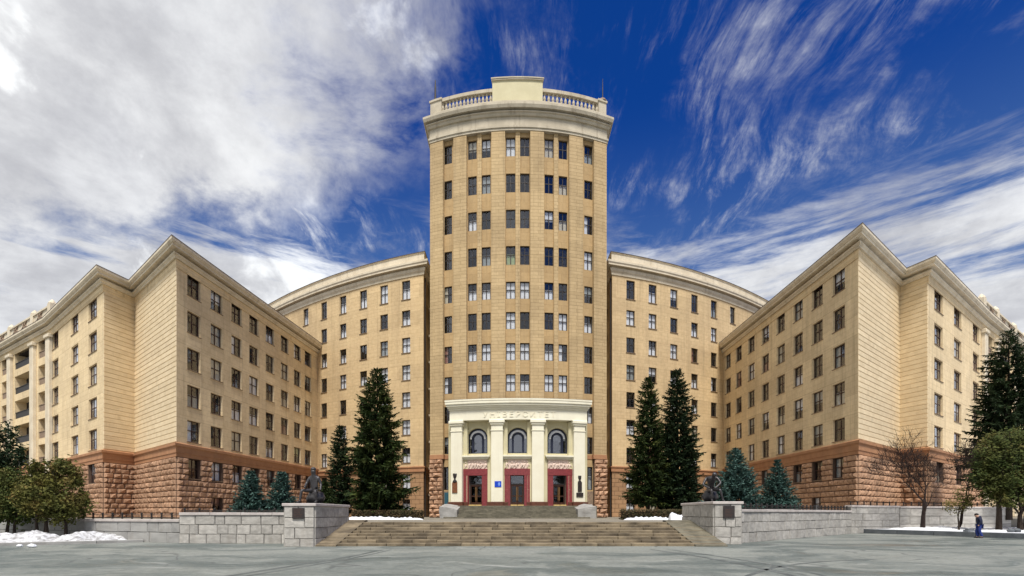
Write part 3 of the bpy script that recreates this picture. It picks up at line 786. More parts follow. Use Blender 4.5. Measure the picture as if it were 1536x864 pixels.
# ------------------------------------------------------------------ the round-fronted tower
TX, TY, TR = 0.8, 90.5, 28.0
def tpol(rho, phi): return Vector((TX + rho * math.sin(phi), TY - rho * math.cos(phi)))
def tphi(px, rho):
    u = (px - 768) / F; lo, hi = -1.2, 1.2
    for _ in range(50):
        mid = (lo + hi) / 2; p = tpol(rho, mid)
        if p.x / p.y < u: lo = mid
        else: hi = mid
    return (lo + hi) / 2
TROWS = [46.5, 42.1, 37.7, 33.25, 29.0, 25.3, 21.5, 17.7]
TSIDE = [14.0, 10.2, 6.1]
tower = empty('university_tower'); tag(tower, 'tall rounded ochre tower with balustraded roof and cream three-door portico', 'building')
ph0, ph1 = tphi(645, TR + .35), tphi(910, TR + .35)
arc = [tpol(TR, ph0 + (ph1 - ph0) * k / 40) for k in range(41)]
tpts = [(arc[0].x, 96)] + [tuple(p) for p in arc] + [(arc[-1].x, 96)]
TP = Path(tpts)
tcols = [(671.7, 1.15), (708.5, 1.12), (729.2, 1.12), (766, 1.16), (787.2, 1.16), (823.5, 1.12), (844.5, 1.12), (882.7, 1.15)]
tops = []; twins = []
for ci, (px, w) in enumerate(tcols):
    s = TP.px(px, 1, 41)
    rows = TROWS + (TSIDE if ci in (0, 7) else [])
    for ri, z in enumerate(rows):
        h = 2.3 if ri < 4 else 2.1
        if ri == 10: h = 2.9
        tops.append((s - w / 2, s + w / 2, z - h / 2, z + h / 2)); twins.append((s, z, w, h, ri, ci))
wall(TP, ZT - .1, 48.4, tops, .32, 'wall', M['spandrel'], tower)
for (s, z, w, h, ri, ci) in twins:
    t = TP.tan(s); bright = (ri == 4 and 0 < ci < 6) or (ri in (6, 7) and 0 < ci < 7 and rw.random() < .8)
    add_window(tower, TP.pos(s), math.atan2(t.y, t.x), z, w, h, 't', .16, 1.0 if bright else .5, bright, sill=False)

def arc_slab(mb, pa, pb, r0, r1, z0, z1, n=6):
    """curved block between two angles, radii r0<r1"""
    for k in range(n):
        a = pa + (pb - pa) * k / n; b = pa + (pb - pa) * (k + 1) / n
        o0, o1, i0, i1 = tpol(r1, a), tpol(r1, b), tpol(r0, a), tpol(r0, b)
        sa, sb = r1 * a, r1 * b
        mb.face([(o0.x, o0.y, z0), (o1.x, o1.y, z0), (o1.x, o1.y, z1), (o0.x, o0.y, z1)], [(sa, z0), (sb, z0), (sb, z1), (sa, z1)])
        mb.face([(o0.x, o0.y, z1), (o1.x, o1.y, z1), (i1.x, i1.y, z1), (i0.x, i0.y, z1)])
        mb.face([(i0.x, i0.y, z0), (i1.x, i1.y, z0), (o1.x, o1.y, z0), (o0.x, o0.y, z0)])
        if k == 0: mb.face([(i0.x, i0.y, z0), (o0.x, o0.y, z0), (o0.x, o0.y, z1), (i0.x, i0.y, z1)], [(0, z0), (r1 - r0, z0), (r1 - r0, z1), (0, z1)])
        if k == n - 1: mb.face([(o1.x, o1.y, z0), (i1.x, i1.y, z0), (i1.x, i1.y, z1), (o1.x, o1.y, z1)], [(0, z0), (r1 - r0, z0), (r1 - r0, z1), (0, z1)])
def pslab(px0, px1, dr, z0, z1, name, m, n=6, r0=-.05):
    r1 = TR + dr; mb = MB(); arc_slab(mb, tphi(px0, r1), tphi(px1, r1), TR + r0, r1, z0, z1, n); return mb.build(name, m, tower)
for a, b in ((645, 664.5), (680, 699.6), (737, 757.5), (795.5, 816), (854, 874.5), (891, 910)):
    lo = 9.05 if a in (645, 891) else ZT
    pslab(a, b, .42, lo, 48.2, 'pier', M['pier'], 5)
for a, b in ((716.2, 722.3), (773.3, 780.0), (831.0, 837.2)):
    pslab(a, b, .20, 15.0, 48.2, 'slim_pier', M['pier'], 2)
# side walls of the tower (plain)
for sgn, p in ((-1, arc[0]), (1, arc[-1])):
    q = tpol(TR + .42, ph0 if sgn < 0 else ph1)
    mb = MB(); mb.box(min(p.x, p.x + sgn * .12), max(p.x, p.x + sgn * .12), q.y + .05, 95.9, ZT, 48.2); mb.build('side_wall', M['pier'], tower)
# rough granite piers at the foot
for a, b in ((645, 664.5), (891, 910)):
    pslab(a, b, .25, ZT, 8.55, 'plinth_core', M['granite_core'], 3)
    pa, pb = tphi(a, TR + .25), tphi(b, TR + .25); rnd = random.Random(a)
    pm = Path([tpol(TR + .25, pa + (pb - pa) * k / 4) for k in range(5)])
    lay_stones(tower, stone_rows(pm, 0.0, pm.L, ZT, 8.5, .57, 1.0, .32, [], rnd), 'r', M['granite'])
    pslab(a - .6, b + .6, .50, 8.52, 9.05, 'belt_course', M['belt'], 3)
for a, b in ((664.5, 680), (874.5, 891)):
    pslab(a, b, .06, 8.5, 9.0, 'belt_course', M['belt'], 3)
    pslab(a + 1.5, b - 1.5, .05, 2.6, 4.5, 'window_apron', M['sill'], 2)
# crown of the tower
AP = Path([(arc[0].x, 90)] + [tuple(tpol(TR + .42, ph0 + (ph1 - ph0) * k / 40)) for k in range(41)] + [(arc[-1].x, 90)])
AP = Path([(AP.p[1].x, 88)] + AP.p[1:-1] + [(AP.p[-2].x, 88)])
sweep(AP, [(-.4, 48.2), (.06, 48.2), (.06, 48.45), (.16, 48.5), (.16, 48.75), (-.4, 48.78)], 'architrave', M['cornice_grey'], tower)
sweep(AP, [(-.4, 48.78), (.02, 48.78), (.02, 49.85), (-.4, 49.85)], 'frieze', M['cornice_grey'], tower)
sweep(AP, [(-.4, 49.85), (.20, 49.85), (.30, 50.0), (.30, 50.12), (.46, 50.2), (.46, 50.3), (.10, 50.32), (.10, 50.5), (-.4, 50.5)], 'bed_moulding', M['cornice_grey'], tower)
sweep(AP, [(-.4, 50.5), (.66, 50.52), (.78, 50.85), (.78, 51.1), (-.4, 51.35)], 'cornice', M['cornice_grey'], tower)
sweep(AP, [(-1.3, 51.2), (-.15, 51.2), (-.15, 52.0), (-1.3, 52.05)], 'balustrade_base', M['cornice_grey'], tower)
mb = MB(); mb.face([(p.x, p.y, 51.3) for p in AP.offs(-.3)]); mb.build('roof', M['rooftin'], tower)
mb = MB(); mb.box(arc[0].x, arc[-1].x, 95.8, 96, ZT, 51); mb.build('rear_wall', M['spandrel'], tower)
inn = TP.offs(-2.4); mb = MB()
o4 = TP.offs(-.36)
for i in range(1, 41):
    mb.face([(inn[i].x, inn[i].y, ZT), (inn[i + 1].x, inn[i + 1].y, ZT), (inn[i + 1].x, inn[i + 1].y, 48.3), (inn[i].x, inn[i].y, 48.3)])
for z in [r - 1.8 for r in TROWS + TSIDE] + [48.3]:
    for i in range(1, 41): mb.face([(o4[i].x, o4[i].y, z), (o4[i + 1].x, o4[i + 1].y, z), (inn[i + 1].x, inn[i + 1].y, z), (inn[i].x, inn[i].y, z)])
mb.build('rooms', M['room'], tower)
# balustrade
RB = TR - .25
def on_arc(px, r): return tphi(px, r)
for a, b in ((662, 739), (813.5, 898)):
    pa, pb = tphi(a, RB), tphi(b, RB)
    mb = MB(); arc_slab(mb, pa, pb, RB - .28, RB + .28, 53.35, 53.75, 10); mb.build('handrail', M['cornice_grey'], tower)
    mb = MB(); arc_slab(mb, pa, pb, RB - .22, RB + .22, 51.95, 52.12, 10); mb.build('bottom_rail', M['cornice_grey'], tower)
    n = 14; bmb = MB(); bmb.lathe([(.16, 0), (.16, .1), (.09, .16), (.17, .38), (.2, .52), (.1, .85), (.08, .98), (.14, 1.08), (.14, 1.24)], 8)
    bme = bmb.mesh('baluster', True); bme.materials.append(M['cornice_grey'])
    for k in range(n):
        ph = pa + (pb - pa) * (k + .5) / n; p = tpol(RB, ph); o = link('baluster', bme, tower); place(o, p.x, p.y, 52.12, ph)
for a, b in ((645.5, 662), (898, 909.5)):
    r = RB + .35
    mb = MB(); arc_slab(mb, tphi(a, r), tphi(b, r), RB - .75, r, 51.2, 53.55, 2); mb.build('corner_post', M['cornice_grey'], tower)
    mb = MB(); arc_slab(mb, tphi(a - 1, r), tphi(b + 1, r), RB - .85, r + .1, 53.55, 53.8, 2); mb.build('post_cap', M['cornice_grey'], tower)
p = tpol(RB - .1, tphi(904, RB)); mb = MB(); mb.lathe([(.62, 53.8), (.6, 53.95), (.42, 54.2), (.15, 54.32), (0.02, 54.35)], 12, Matrix.Translation((p.x, p.y, 0))); mb.build('post_dome', M['sill'], tower, True)
r = RB + .5
mb = MB(); arc_slab(mb, tphi(738.5, r), tphi(814, r), RB - .8, r, 51.2, 54.45, 8); mb.build('attic_block', M['cream_dark'], tower)
mb = MB(); arc_slab(mb, tphi(737.2, r), tphi(815.3, r), RB - .9, r + .14, 54.45, 54.58, 8); arc_slab(mb, tphi(736.8, r), tphi(815.8, r), RB - .9, r + .2, 54.6, 54.74, 8); mb.build('attic_cap', M['cornice_grey'], tower)
p = tpol(RB, tphi(653, RB)); mb = MB()
mb.lathe([(.3, 53.8), (.22, 54.1), (.13, 54.2), (.11, 55.6), (.05, 56.6)], 7, Matrix.Translation((p.x, p.y, 0))); mb.build('lightning_rod', M['frame_dark'], tower)
p = tpol(RB, tphi(904, RB)); mb = MB(); mb.lathe([(.07, 54.3), (.06, 55.4), (.025, 56.8)], 6, Matrix.Translation((p.x, p.y, 0))); mb.build('lightning_rod', M['frame_dark'], tower)

# ------------------------------------------------------------------ entrance portico
ZL = 2.62                                  # landing before the doors
PW = TR + 1.15; PCOL = TR + 2.15
colpx = [684.3, 745.4, 807.0, 869.5]
def tframe(px, rho):
    ph = tphi(px, rho); p = tpol(rho, ph)
    return Matrix.Translation((p.x, p.y, 0)) @ Matrix.Rotation(ph, 4, 'Z')      # local +y goes inwards, -y to the square
def arch_top(x, w, zs): return zs + math.sqrt(max(0, (w / 2) ** 2 - x * x))
doorpx = [714.0, 775.8, 838.5]; winpx = [716.0, 777.0, 836.5]
bays = [(693.0, 737.0), (754.0, 799.5), (815.0, 861.0)]
AW, AZB, AZS = 2.55, 8.95, 10.75           # arch width, sill, springing
DW, DZT = 1.65, 6.35
for bi, (b0, b1) in enumerate(bays):
    Tm = tframe((b0 + b1) / 2, PW); Ti = Tm.inverted()
    hw = (b1 - b0) / 2 * 61.4 / F + .35
    def lx(px):
        ph = tphi(px, PW); p = tpol(PW, ph); return (Ti @ Vector((p.x, p.y, 0))).x
    ac, dc = lx(winpx[bi]), lx(doorpx[bi])
    xs = sorted({-hw, hw, dc - DW / 2, dc + DW / 2} | {ac + AW / 2 * math.cos(math.pi * k / 24) for k in range(25)})
    mb = MB(); z0, z1 = ZL - .1, 13.2
    quad = lambda xa, xb, za, zb, zc, zd: mb.face([Tm @ Vector((xa, 0, za)), Tm @ Vector((xb, 0, zb)), Tm @ Vector((xb, 0, zc)), Tm @ Vector((xa, 0, zd))])
    for xa, xb in zip(xs, xs[1:]):
        mx = (xa + xb) / 2; base = DZT if abs(mx - dc) < DW / 2 else z0
        if abs(mx - ac) < AW / 2:
            quad(xa, xb, base, base, AZB, AZB)
            quad(xa, xb, arch_top(xa - ac, AW, AZS), arch_top(xb - ac, AW, AZS), z1, z1)
        else: quad(xa, xb, base, base, z1, z1)
    D = .55
    ring = [(ac - AW / 2, AZB), (ac - AW / 2, AZS)] + [(ac - AW / 2 * math.cos(math.pi * k / 24), AZS + AW / 2 * math.sin(math.pi * k / 24)) for k in range(1, 24)] + [(ac + AW / 2, AZS), (ac + AW / 2, AZB)]
    for (xa, za), (xb, zb) in zip(ring, ring[1:] + ring[:1]):
        mb.face([Tm @ Vector((xa, 0, za)), Tm @ Vector((xb, 0, zb)), Tm @ Vector((xb, D, zb)), Tm @ Vector((xa, D, za))])
    for (xa, za), (xb, zb) in (((dc - DW / 2, z0), (dc - DW / 2, DZT)), ((dc - DW / 2, DZT), (dc + DW / 2, DZT)), ((dc + DW / 2, DZT), (dc + DW / 2, z0))):
        mb.face([Tm @ Vector((xa, 0, za)), Tm @ Vector((xb, 0, zb)), Tm @ Vector((xb, D, zb)), Tm @ Vector((xa, D, za))])
    mb.build('portico_wall', M['cream_dark'], tower)
    # moulded band round the arch
    mb = MB()
    def band(x_c, r0, r1, y0, y1, zb, mbx, steps=24, legs=True):
        pr = []
        if legs: pr.append(((-r0, zb), (-r1, zb)))
        for k in range(steps + 1):
            a = math.pi * k / steps; pr.append(((-r0 * math.cos(a), AZS + r0 * math.sin(a)), (-r1 * math.cos(a), AZS + r1 * math.sin(a))))
        if legs: pr.append(((r0, zb), (r1, zb)))
        for (a0, a1), (c0, c1) in zip(pr, pr[1:]):
            V = lambda q, y: Tm @ Vector((x_c + q[0], y, q[1]))
            mbx.face([V(a0, y0), V(c0, y0), V(c1, y0), V(a1, y0)])
            mbx.face([V(a1, y0), V(c1, y0), V(c1, y1), V(a1, y1)]); mbx.face([V(c0, y0), V(a0, y0), V(a0, y1), V(c0, y1)])
        for q0, q1 in (pr[0], pr[-1]):
            V = lambda q, y: Tm @ Vector((x_c + q[0], y, q[1]))
            mbx.face([V(q0, y0), V(q1, y0), V(q1, y1), V(q0, y1)])
    band(ac, AW / 2 + .02, AW / 2 + .26, -.07, 0, AZB, mb); mb.build('arch_moulding', M['cream_dark'], tower)
    # arched window
    win = MB(); fy0, fy1 = D - .22, D - .10
    band(ac, AW / 2 - .20, AW / 2 - .005, fy0, fy1, AZB, win)
    for x in (-.62, .62): win.box(ac + x - .13, ac + x + .13, fy0 - .03, fy1, AZB, AZS + .05, Tm)
    win.box(ac - AW / 2 + .2, ac + AW / 2 - .2, fy0 + .01, fy1, AZB, AZB + .12, Tm)
    win.box(ac - AW / 2 + .2, ac + AW / 2 - .2, fy0 + .005, fy1, AZS - .06, AZS + .06, Tm) if False else None
    band(ac, .50, .76, fy0 - .03, fy1, AZS, win, legs=False)
    wo = win.build('arched_window', M['frame_blue'], tower)
    tr = MB(); band(ac, .78, .98, fy0 - .06, fy0 + .04, AZS, tr, legs=False); tr.build('white_arch', M['white_trim'], wo)
    gl = MB()
    gl.face([Tm @ Vector((ac - AW / 2, D - .15, AZB)), Tm @ Vector((ac + AW / 2, D - .15, AZB))] + [Tm @ Vector((ac + AW / 2 * math.cos(math.pi * k / 16), D - .15, AZS + AW / 2 * math.sin(math.pi * k / 16))) for k in range(17)])
    gl.build('pane', M['glass_arch'], wo)
    bk = MB(); bk.box(ac - 1.4, ac + 1.4, D + .35, D + .4, AZB - .3, 12.3, Tm); bk.build('room_back', M['room'], wo)
    # hood, relief and red granite surround
    hz0, hz1 = 8.20, 8.66
    mb = MB()
    for k, (o, za, zb) in enumerate(((1.62, hz0, hz0 + .14), (1.72, hz0 + .141, hz0 + .28), (1.84, hz0 + .281, hz1))):
        mb.box(dc - o, dc + o, -.62 - .10 * k, .02, za, zb, Tm)
    mb.build('door_hood', M['cream'], tower)
    mb = MB(); mb.box(dc - 1.47, dc + 1.47, -.40, .01, 7.08, hz0 - .003, Tm); rel = mb.build('relief_panel', M['relief'], tower)
    rnd = random.Random(bi + 7); fm = MB()
    for k in range(7):
        x = dc - 1.2 + k * .4 + rnd.uniform(-.06, .06); hgt = rnd.uniform(.62, .85); ln = rnd.uniform(-.14, .14)
        fm.ell((x + ln * .5, -.43, 7.14 + hgt * .45), (.12, .09, hgt * .36), 8, 6, .08, rnd, Tm)
        fm.ell((x + ln, -.45, 7.14 + hgt + .04), (.085, .08, .10), 8, 6, 0, None, Tm)
        fm.tube([Tm @ Vector((x + ln, -.46, 7.14 + hgt * .75)), Tm @ Vector((x + .18, -.47, 7.14 + hgt * .5)), Tm @ Vector((x + .22, -.47, 7.14 + hgt * (.3 + .5 * (k % 2))))], .045, 5)
        fm.tube([Tm @ Vector((x, -.44, 7.14 + hgt * .35)), Tm @ Vector((x + ln - .1, -.46, 7.12))], .06, 5)
    fm.build('carved_figures', M['relief'], rel, True)
    for sg in (-1, 1):
        mb = MB(); xa, xb = sorted((dc + sg * DW / 2, dc + sg * 1.52))
        for (za, zb) in ((ZL, 3.05), (3.055, 4.6), (4.605, 6.28)): mb.bevbox(xa, xb, -.45, .02, za, zb, .012, Tm)
        mb.build('door_jamb', M['red_granite'], tower)
    mb = MB(); mb.bevbox(dc - 1.54, dc + 1.54, -.47, .02, 6.285, 7.08, .012, Tm); mb.build('door_lintel', M['red_granite'], tower)
    # double door
    df = MB(); y0, y1 = .12, .22
    df.box(dc - DW / 2, dc - DW / 2 + .1, y0, y1, ZL, DZT, Tm); df.box(dc + DW / 2 - .1, dc + DW / 2, y0, y1, ZL, DZT, Tm)
    df.box(dc - DW / 2 + .1, dc + DW / 2 - .1, y0 + .002, y1, DZT - .1, DZT, Tm); df.box(dc - DW / 2 + .1, dc + DW / 2 - .1, y0 + .002, y1, 5.18, 5.32, Tm)
    do = df.build('door', M['frame_dark'], tower)
    mb = MB(); mb.box(dc - DW / 2 + .1, dc + DW / 2 - .1, y0 + .05, y0 + .06, 5.32, DZT - .1, Tm); mb.build('transom_pane', M['glass'], do)
    for sg in (-1, 1):
        mb = MB(); xa, xb = sorted((dc + sg * .012, dc + sg * (DW / 2 - .102)))
        st = .12
        mb.box(xa, xa + st, y0 + .01, y1 - .02, ZL + .05, 5.17, Tm); mb.box(xb - st, xb, y0 + .01, y1 - .02, ZL + .05, 5.17, Tm)
        for za, zb in ((ZL + .05, ZL + .45), (3.75, 3.9), (5.0, 5.17)): mb.box(xa + st, xb - st, y0 + .012, y1 - .022, za, zb, Tm)
        lf = mb.build('door_leaf', M['wood'], do)
        mb = MB(); mb.box(xa + st, xb - st, y0 + .05, y0 + .056, ZL + .45, 5.0, Tm); mb.build('pane', M['glass_dark'], do)
        mb = MB(); mb.tube([Tm @ Vector((dc + sg * .085, y0 - .05, 3.3)), Tm @ Vector((dc + sg * .085, y0 - .05, 4.9))], .035, 6)
        mb.box(dc + sg * .085 - .02, dc + sg * .085 + .02, y0 - .05, y0 + .02, 3.4, 3.44, Tm); mb.box(dc + sg * .085 - .02, dc + sg * .085 + .02, y0 - .05, y0 + .02, 4.7, 4.74, Tm)
        mb.build('door_handle', M['brass'], do)
        mb = MB(); xa, xb = sorted((dc + sg * .03, dc + sg * (DW / 2 - .04))); mb.bevbox(xa, xb, -.50, .10, ZL, ZL + .16, .015, Tm); mb.build('threshold', M['thresh'], do)
    mb = MB(); mb.box(dc - 1.1, dc + 1.1, 1.0, 1.1, ZL, 6.6, Tm); mb.build('lobby_back', M['room'], do)
# square columns
for px in colpx:
    T = tframe(px, PCOL); hw = 9.0 * 60.6 / F
    mb = MB(); mb.bevbox(-hw, hw, 0, 1.05, ZL + .48, 11.5, .03, T); o = mb.build('column', M['cream'], tower)
    mb = MB(); mb.bevbox(-hw - .06, hw + .06, -.06, 1.06, 11.5, 11.62, .02, T); mb.bevbox(-hw + .02, hw - .02, -.02, 1.06, 11.625, 12.2, .02, T)
    mb.bevbox(-hw - .12, hw + .12, -.14, 1.06, 12.2, 12.42, .05, T); mb.bevbox(-hw - .22, hw + .22, -.24, 1.06, 12.425, 12.8, .06, T); mb.build('capital', M['cream'], o)
    mb = MB(); mb.bevbox(-hw - .10, hw + .10, -.10, 1.1, ZL - .05, ZL + .48, .03, T); mb.build('column_base', M['brown_base'], o)
    for sg in (-1, 1):
        mb = MB(); mb.bevbox(sg * (hw + .25) - .25, sg * (hw + .25) + .25, .55, 1.08, ZL + .48, 12.7, .03, T); mb.build('pilaster', M['cream_dark'], o)
        mb = MB(); mb.bevbox(sg * (hw + .28) - .30, sg * (hw + .28) + .30, .45, 1.1, ZL - .04, ZL + .475, .03, T); mb.build('pilaster_base', M['brown_base'], o)
# entablature
ea, eb = tphi(674.5, PCOL), tphi(880.5, PCOL)
def ent(r0, r1, z0, z1, ext, name, m):
    mb = MB(); arc_slab(mb, ea - ext / PCOL, eb + ext / PCOL, r0, r1, z0, z1, 24); return mb.build(name, m, tower)
ent(TR + .0, PCOL + .02, 12.82, 14.05, 0.0, 'frieze', M['cream'])
for k, (e, za, zb) in enumerate(((.12, 14.053, 14.25), (.26, 14.253, 14.45), (.42, 14.453, 14.7), (.54, 14.703, 15.0), (.58, 15.003, 15.2))):
    ent(TR + .0, PCOL + .02 + e, za, zb, e * .7, 'portico_cornice', M['cream'])
ent(TR, PCOL + .5, 15.203, 15.26, .35, 'portico_roof', M['rooftin'])
for sg, px in ((-1, 676.0), (1, 879.0)):
    T = tframe(px, PCOL); mb = MB(); mb.box(-.12, .12, .3, 2.25, ZL - .1, 12.8, T); mb.build('portico_side', M['cream_dark'], tower)
# raised lettering on the frieze
cu = bpy.data.curves.new('lettering', 'FONT'); cu.body = 'УНІВЕРСИТЕТ'; cu.size = 0.92; cu.extrude = 0.035; cu.align_x = 'CENTER'; cu.space_character = 1.35
to = bpy.data.objects.new('lettering', cu); C.objects.link(to)
dg = bpy.context.evaluated_depsgraph_get(); lm = bpy.data.meshes.new_from_object(to.evaluated_get(dg)); bpy.data.objects.remove(to)
W_ = max(v.co.x for v in lm.vertices) - min(v.co.x for v in lm.vertices); k_ = 8.6 / W_
for v in lm.vertices:
    x, y, z = v.co; ph = tphi(779, PCOL) + x * k_ / PCOL; p = tpol(PCOL + .02 + z + .02, ph); v.co = (p.x, p.y, 13.12 + y)
lm.materials.clear(); lm.materials.append(mat('letter_render', (0.76, 0.71, 0.56), (0.72, 0.67, 0.52), 2, 0.8)); link('lettering', lm, tower)

# plaques and sign on the columns
T = tframe(747.0, PCOL); mb = MB(); mb.bevbox(-.40, .40, -.05, -.003, 4.85, 5.55, .01, T); o = mb.build('street_sign', M['blue'])
tag(o, 'small blue enamel sign on the cream column between two doors', 'sign')
mb = MB(); mb.ell((.14, -.052, 5.2), (.14, .012, .22), 10, 6, 0, None, T); mb.build('emblem', mat('pale_blue_enamel', (0.16, 0.30, 0.75), None, rough=.4), o)
T = tframe(682.3, PCOL)
o = empty('memorial_plaque'); tag(o, 'copper memorial plaque with dark bust on the end column beside a teal-panelled window', 'plaque', 'memorial plaques on the portico')
mb = MB(); mb.bevbox(-.33, .33, -.10, -.003, 4.2, 5.45, .03, T); mb.build('tablet', M['copper'], o)
mb = MB(); mb.lathe([(.30, 5.45), (.26, 5.62), (.12, 5.8), (.10, 5.9), (.22, 6.15), (.26, 6.4), (.24, 6.52)], 10, T @ Matrix.Translation((0, -.02, 0)) @ Matrix.Diagonal((1, .45, 1, 1))); mb.build('bust', M['plaque'], o, True)
T = tframe(869.5, PCOL)
o = empty('memorial_plaque'); tag(o, 'black memorial plaque with bust and separate base plate on the cream end column', 'plaque', 'memorial plaques on the portico')
mb = MB(); mb.bevbox(-.26, .26, -.12, -.003, 4.35, 5.5, .03, T); mb.build('tablet', M['plaque'], o)
mb = MB(); mb.bevbox(-.44, .44, -.10, -.003, 3.72, 4.22, .02, T); mb.build('base_plate', M['plaque'], o)
mb = MB(); mb.lathe([(.22, 5.5), (.2, 5.6), (.10, 5.7), (.12, 5.78), (.2, 5.95), (.22, 6.2), (.16, 6.26)], 10, T @ Matrix.Translation((0, -.02, 0)) @ Matrix.Diagonal((1, .5, 1, 1))); mb.build('bust', M['plaque'], o, True)
mb = MB(); 
pslab(666.5, 678.5, .07, 2.9, 4.35, 'teal_panel', mat('teal_panel', (0.03, 0.10, 0.14), (0.025, 0.085, 0.12), 2, .6), 2)

# ------------------------------------------------------------------ stairs
SX0, SX1, SY0, SY1 = -10.38, 11.38, 27.2, 32.6
st = empty('stone_staircase', (0, 0, 0)); tag(st, 'broad worn brown stone steps between the two statue pedestals', 'stairs', 'entrance steps')
n = 8
for k in range(n):
    y = SY0 + (SY1 - SY0) * k / n; z = ZT * (k + 1) / n
    x = SX0; rnd = random.Random(k)
    while x < SX1 - .01:
        w = rnd.uniform(1.3, 2.3)
        if x + w > SX1 - .8: w = SX1 - x
        zz = z + rnd.uniform(-.012, .012)
        mb = MB(); mb.bevbox(x + .01, x + w - .01, y + rnd.uniform(-.02, .02), min(y + 1.5, SY1 + .3), -.05, zz, .025)
        mb.build('step', M['stepstone'], st); x += w
for x0, x1 in ((SX0 + .02, SX0 + 1.1), (SX1 - 1.7, SX1 - .02)):
    mb = MB(); Q = [(SY0 - .25, -.02), (SY0 - .25, .06), (SY1 - .1, ZT + .12), (SY1 + .3, ZT + .12), (SY1 + .3, -.02)]
    for (xa) in (x0, x1): mb.face([(xa, y, z) for y, z in Q])
    for (a, b) in zip(Q, Q[1:] + Q[:1]): mb.face([(x0, a[0], a[1]), (x0, b[0], b[1]), (x1, b[0], b[1]), (x1, a[0], a[1])])
    mb.build('sloping_cheek', M['stepstone_up'] if x0 > 0 else M['stepstone'], st)
us = empty('stone_staircase'); tag(us, 'narrower grey-brown flight of steps leading up to the red doors', 'stairs', 'entrance steps')
n = 9; UX0, UX1 = gx(682, 57.5), gx(868, 57.5)
for k in range(n):
    y = 54.8 + 3.6 * k / n; z = ZT + (ZL - .03 - ZT) * (k + 1) / n
    mb = MB(); e = (n - k) * .10
    mb.bevbox(UX0 - e, UX1 + e, y, 58.6, z - (ZL - ZT) / n + .002, z, .02); mb.build('step', M['stepstone_up'], us)
mb = MB()
q = [tpol(TR + 1.2, tphi(p, TR + 1.2)) for p in (670, 700, 740, 778, 816, 850, 887)]
bot = [(q[0].x, 58.55), (q[-1].x, 58.55)] + [(p.x, p.y + .3) for p in reversed(q)]
mb.face([(x, y, ZL) for x, y in bot])
for a, b in zip(bot, bot[1:] + bot[:1]): mb.face([(a[0], a[1], ZT), (b[0], b[1], ZT), (b[0], b[1], ZL), (a[0], a[1], ZL)])
mb.build('landing', M['stepstone_up'], us)
def cheek(px0, px1, d, seed, sgn):
    rnd = random.Random(seed); x0, x1 = gx(px0, d), gx(px1, d)
    bm = bmesh.new(); bmesh.ops.create_cube(bm, size=1)
    bmesh.ops.subdivide_edges(bm, edges=bm.edges[:], cuts=4, use_grid_fill=True)
    for v in bm.verts:
        fx, fy, fz = v.co.x + .5, v.co.y + .5, v.co.z + .5
        slope = fx if sgn > 0 else 1 - fx
        h = 1.62 * (1 - .28 * max(0, slope - .45) - .25 * (1 - fy))
        p = Vector((x0 + fx * (x1 - x0), d - 1.6 + fy * 4.2, ZT + fz * h))
        nz = noise.noise_vector(p * 1.3 + Vector((seed, 0, 0))) * .09
        v.co = p + nz
    mb = MB(); mb.bm(bm); return mb.build('cheek_block', M['concrete'], us, False)
cheek(662, 688, 56.6, 3, 1); cheek(864, 891, 56.6, 4, -1)

# ------------------------------------------------------------------ grey stone retaining walls
def retaining(label, pts, z1, thick, hm, wm, seed, cat='wall', cop=.17, m=None, blocks=True):
    o = empty('retaining_wall'); tag(o, label, cat, 'retaining walls round the terrace')
    P = Path(pts); rnd = random.Random(seed)
    fr = P.p; bk = P.offs(-thick); mb = MB()
    zt = z1 - cop
    for i in range(len(fr) - 1):
        a, b, c, d = fr[i], fr[i + 1], bk[i + 1], bk[i]
        mb.face([(a.x, a.y, -.1), (b.x, b.y, -.1), (b.x, b.y, zt), (a.x, a.y, zt)]); mb.face([(c.x, c.y, -.1), (d.x, d.y, -.1), (d.x, d.y, zt), (c.x, c.y, zt)])
        mb.face([(a.x, a.y, zt), (b.x, b.y, zt), (c.x, c.y, zt), (d.x, d.y, zt)])
    for a, b in ((fr[0], bk[0]), (fr[-1], bk[-1])): mb.face([(a.x, a.y, -.1), (b.x, b.y, -.1), (b.x, b.y, zt), (a.x, a.y, zt)])
    mb.build('wall_core', M['grey_core'] if blocks else M['concrete'], o)
    if blocks:
        lay_stones(o, stone_rows(P, 0, P.L, -.02, zt, hm, wm, .07, [], rnd, wj=.42, gap=.012), 'f', m or M['grey_stone'])
    for i in range(len(fr) - 1):
        a, b = fr[i], fr[i + 1]; t = (b - a).normalized(); L = (b - a).length; rz = math.atan2(t.y, t.x); nn = max(1, round(L / 2.1))
        for k in range(nn):
            mb = MB(); mb.bevbox(L * k / nn + .008, L * (k + 1) / nn - .008, -.13, thick + .05, zt + .002, z1 + rnd.uniform(-.008, .008), .02)
            c = mb.build('coping_stone', M['coping'] if blocks else M['concrete'], o); place(c, a.x, a.y, 0, rz)
    return o
retaining('straight grey block wall joining the pedestal of the upright seated statue', [(-19.45, 30.0), (-12.0, 29.6)], 1.80, .5, .52, .85, 1)
retaining('plain stained concrete wall beside the snow heap and shrubs', [(-62, 37.0), (-36.4, 36.3), (-24.3, 32.0), (-19.5, 30.15)], 1.40, .4, .7, 1.6, 2, m=M['concrete'])
retaining('grey block wall with iron railing beside the pedestal of the bent statue', [(12.95, 29.7), (29.3, 44.3)], 2.0, .5, .55, 1.0, 3)
retaining('taller grey block wall behind the leafless tree', [(29.35, 44.35), (35.5, 47.0)], 2.45, .5, .6, 1.15, 4)
retaining('long pale wall of large blocks behind the snowy bed', [(35.55, 47.0), (49.0, 50.3)], 2.4, .45, .75, 2.2, 5)

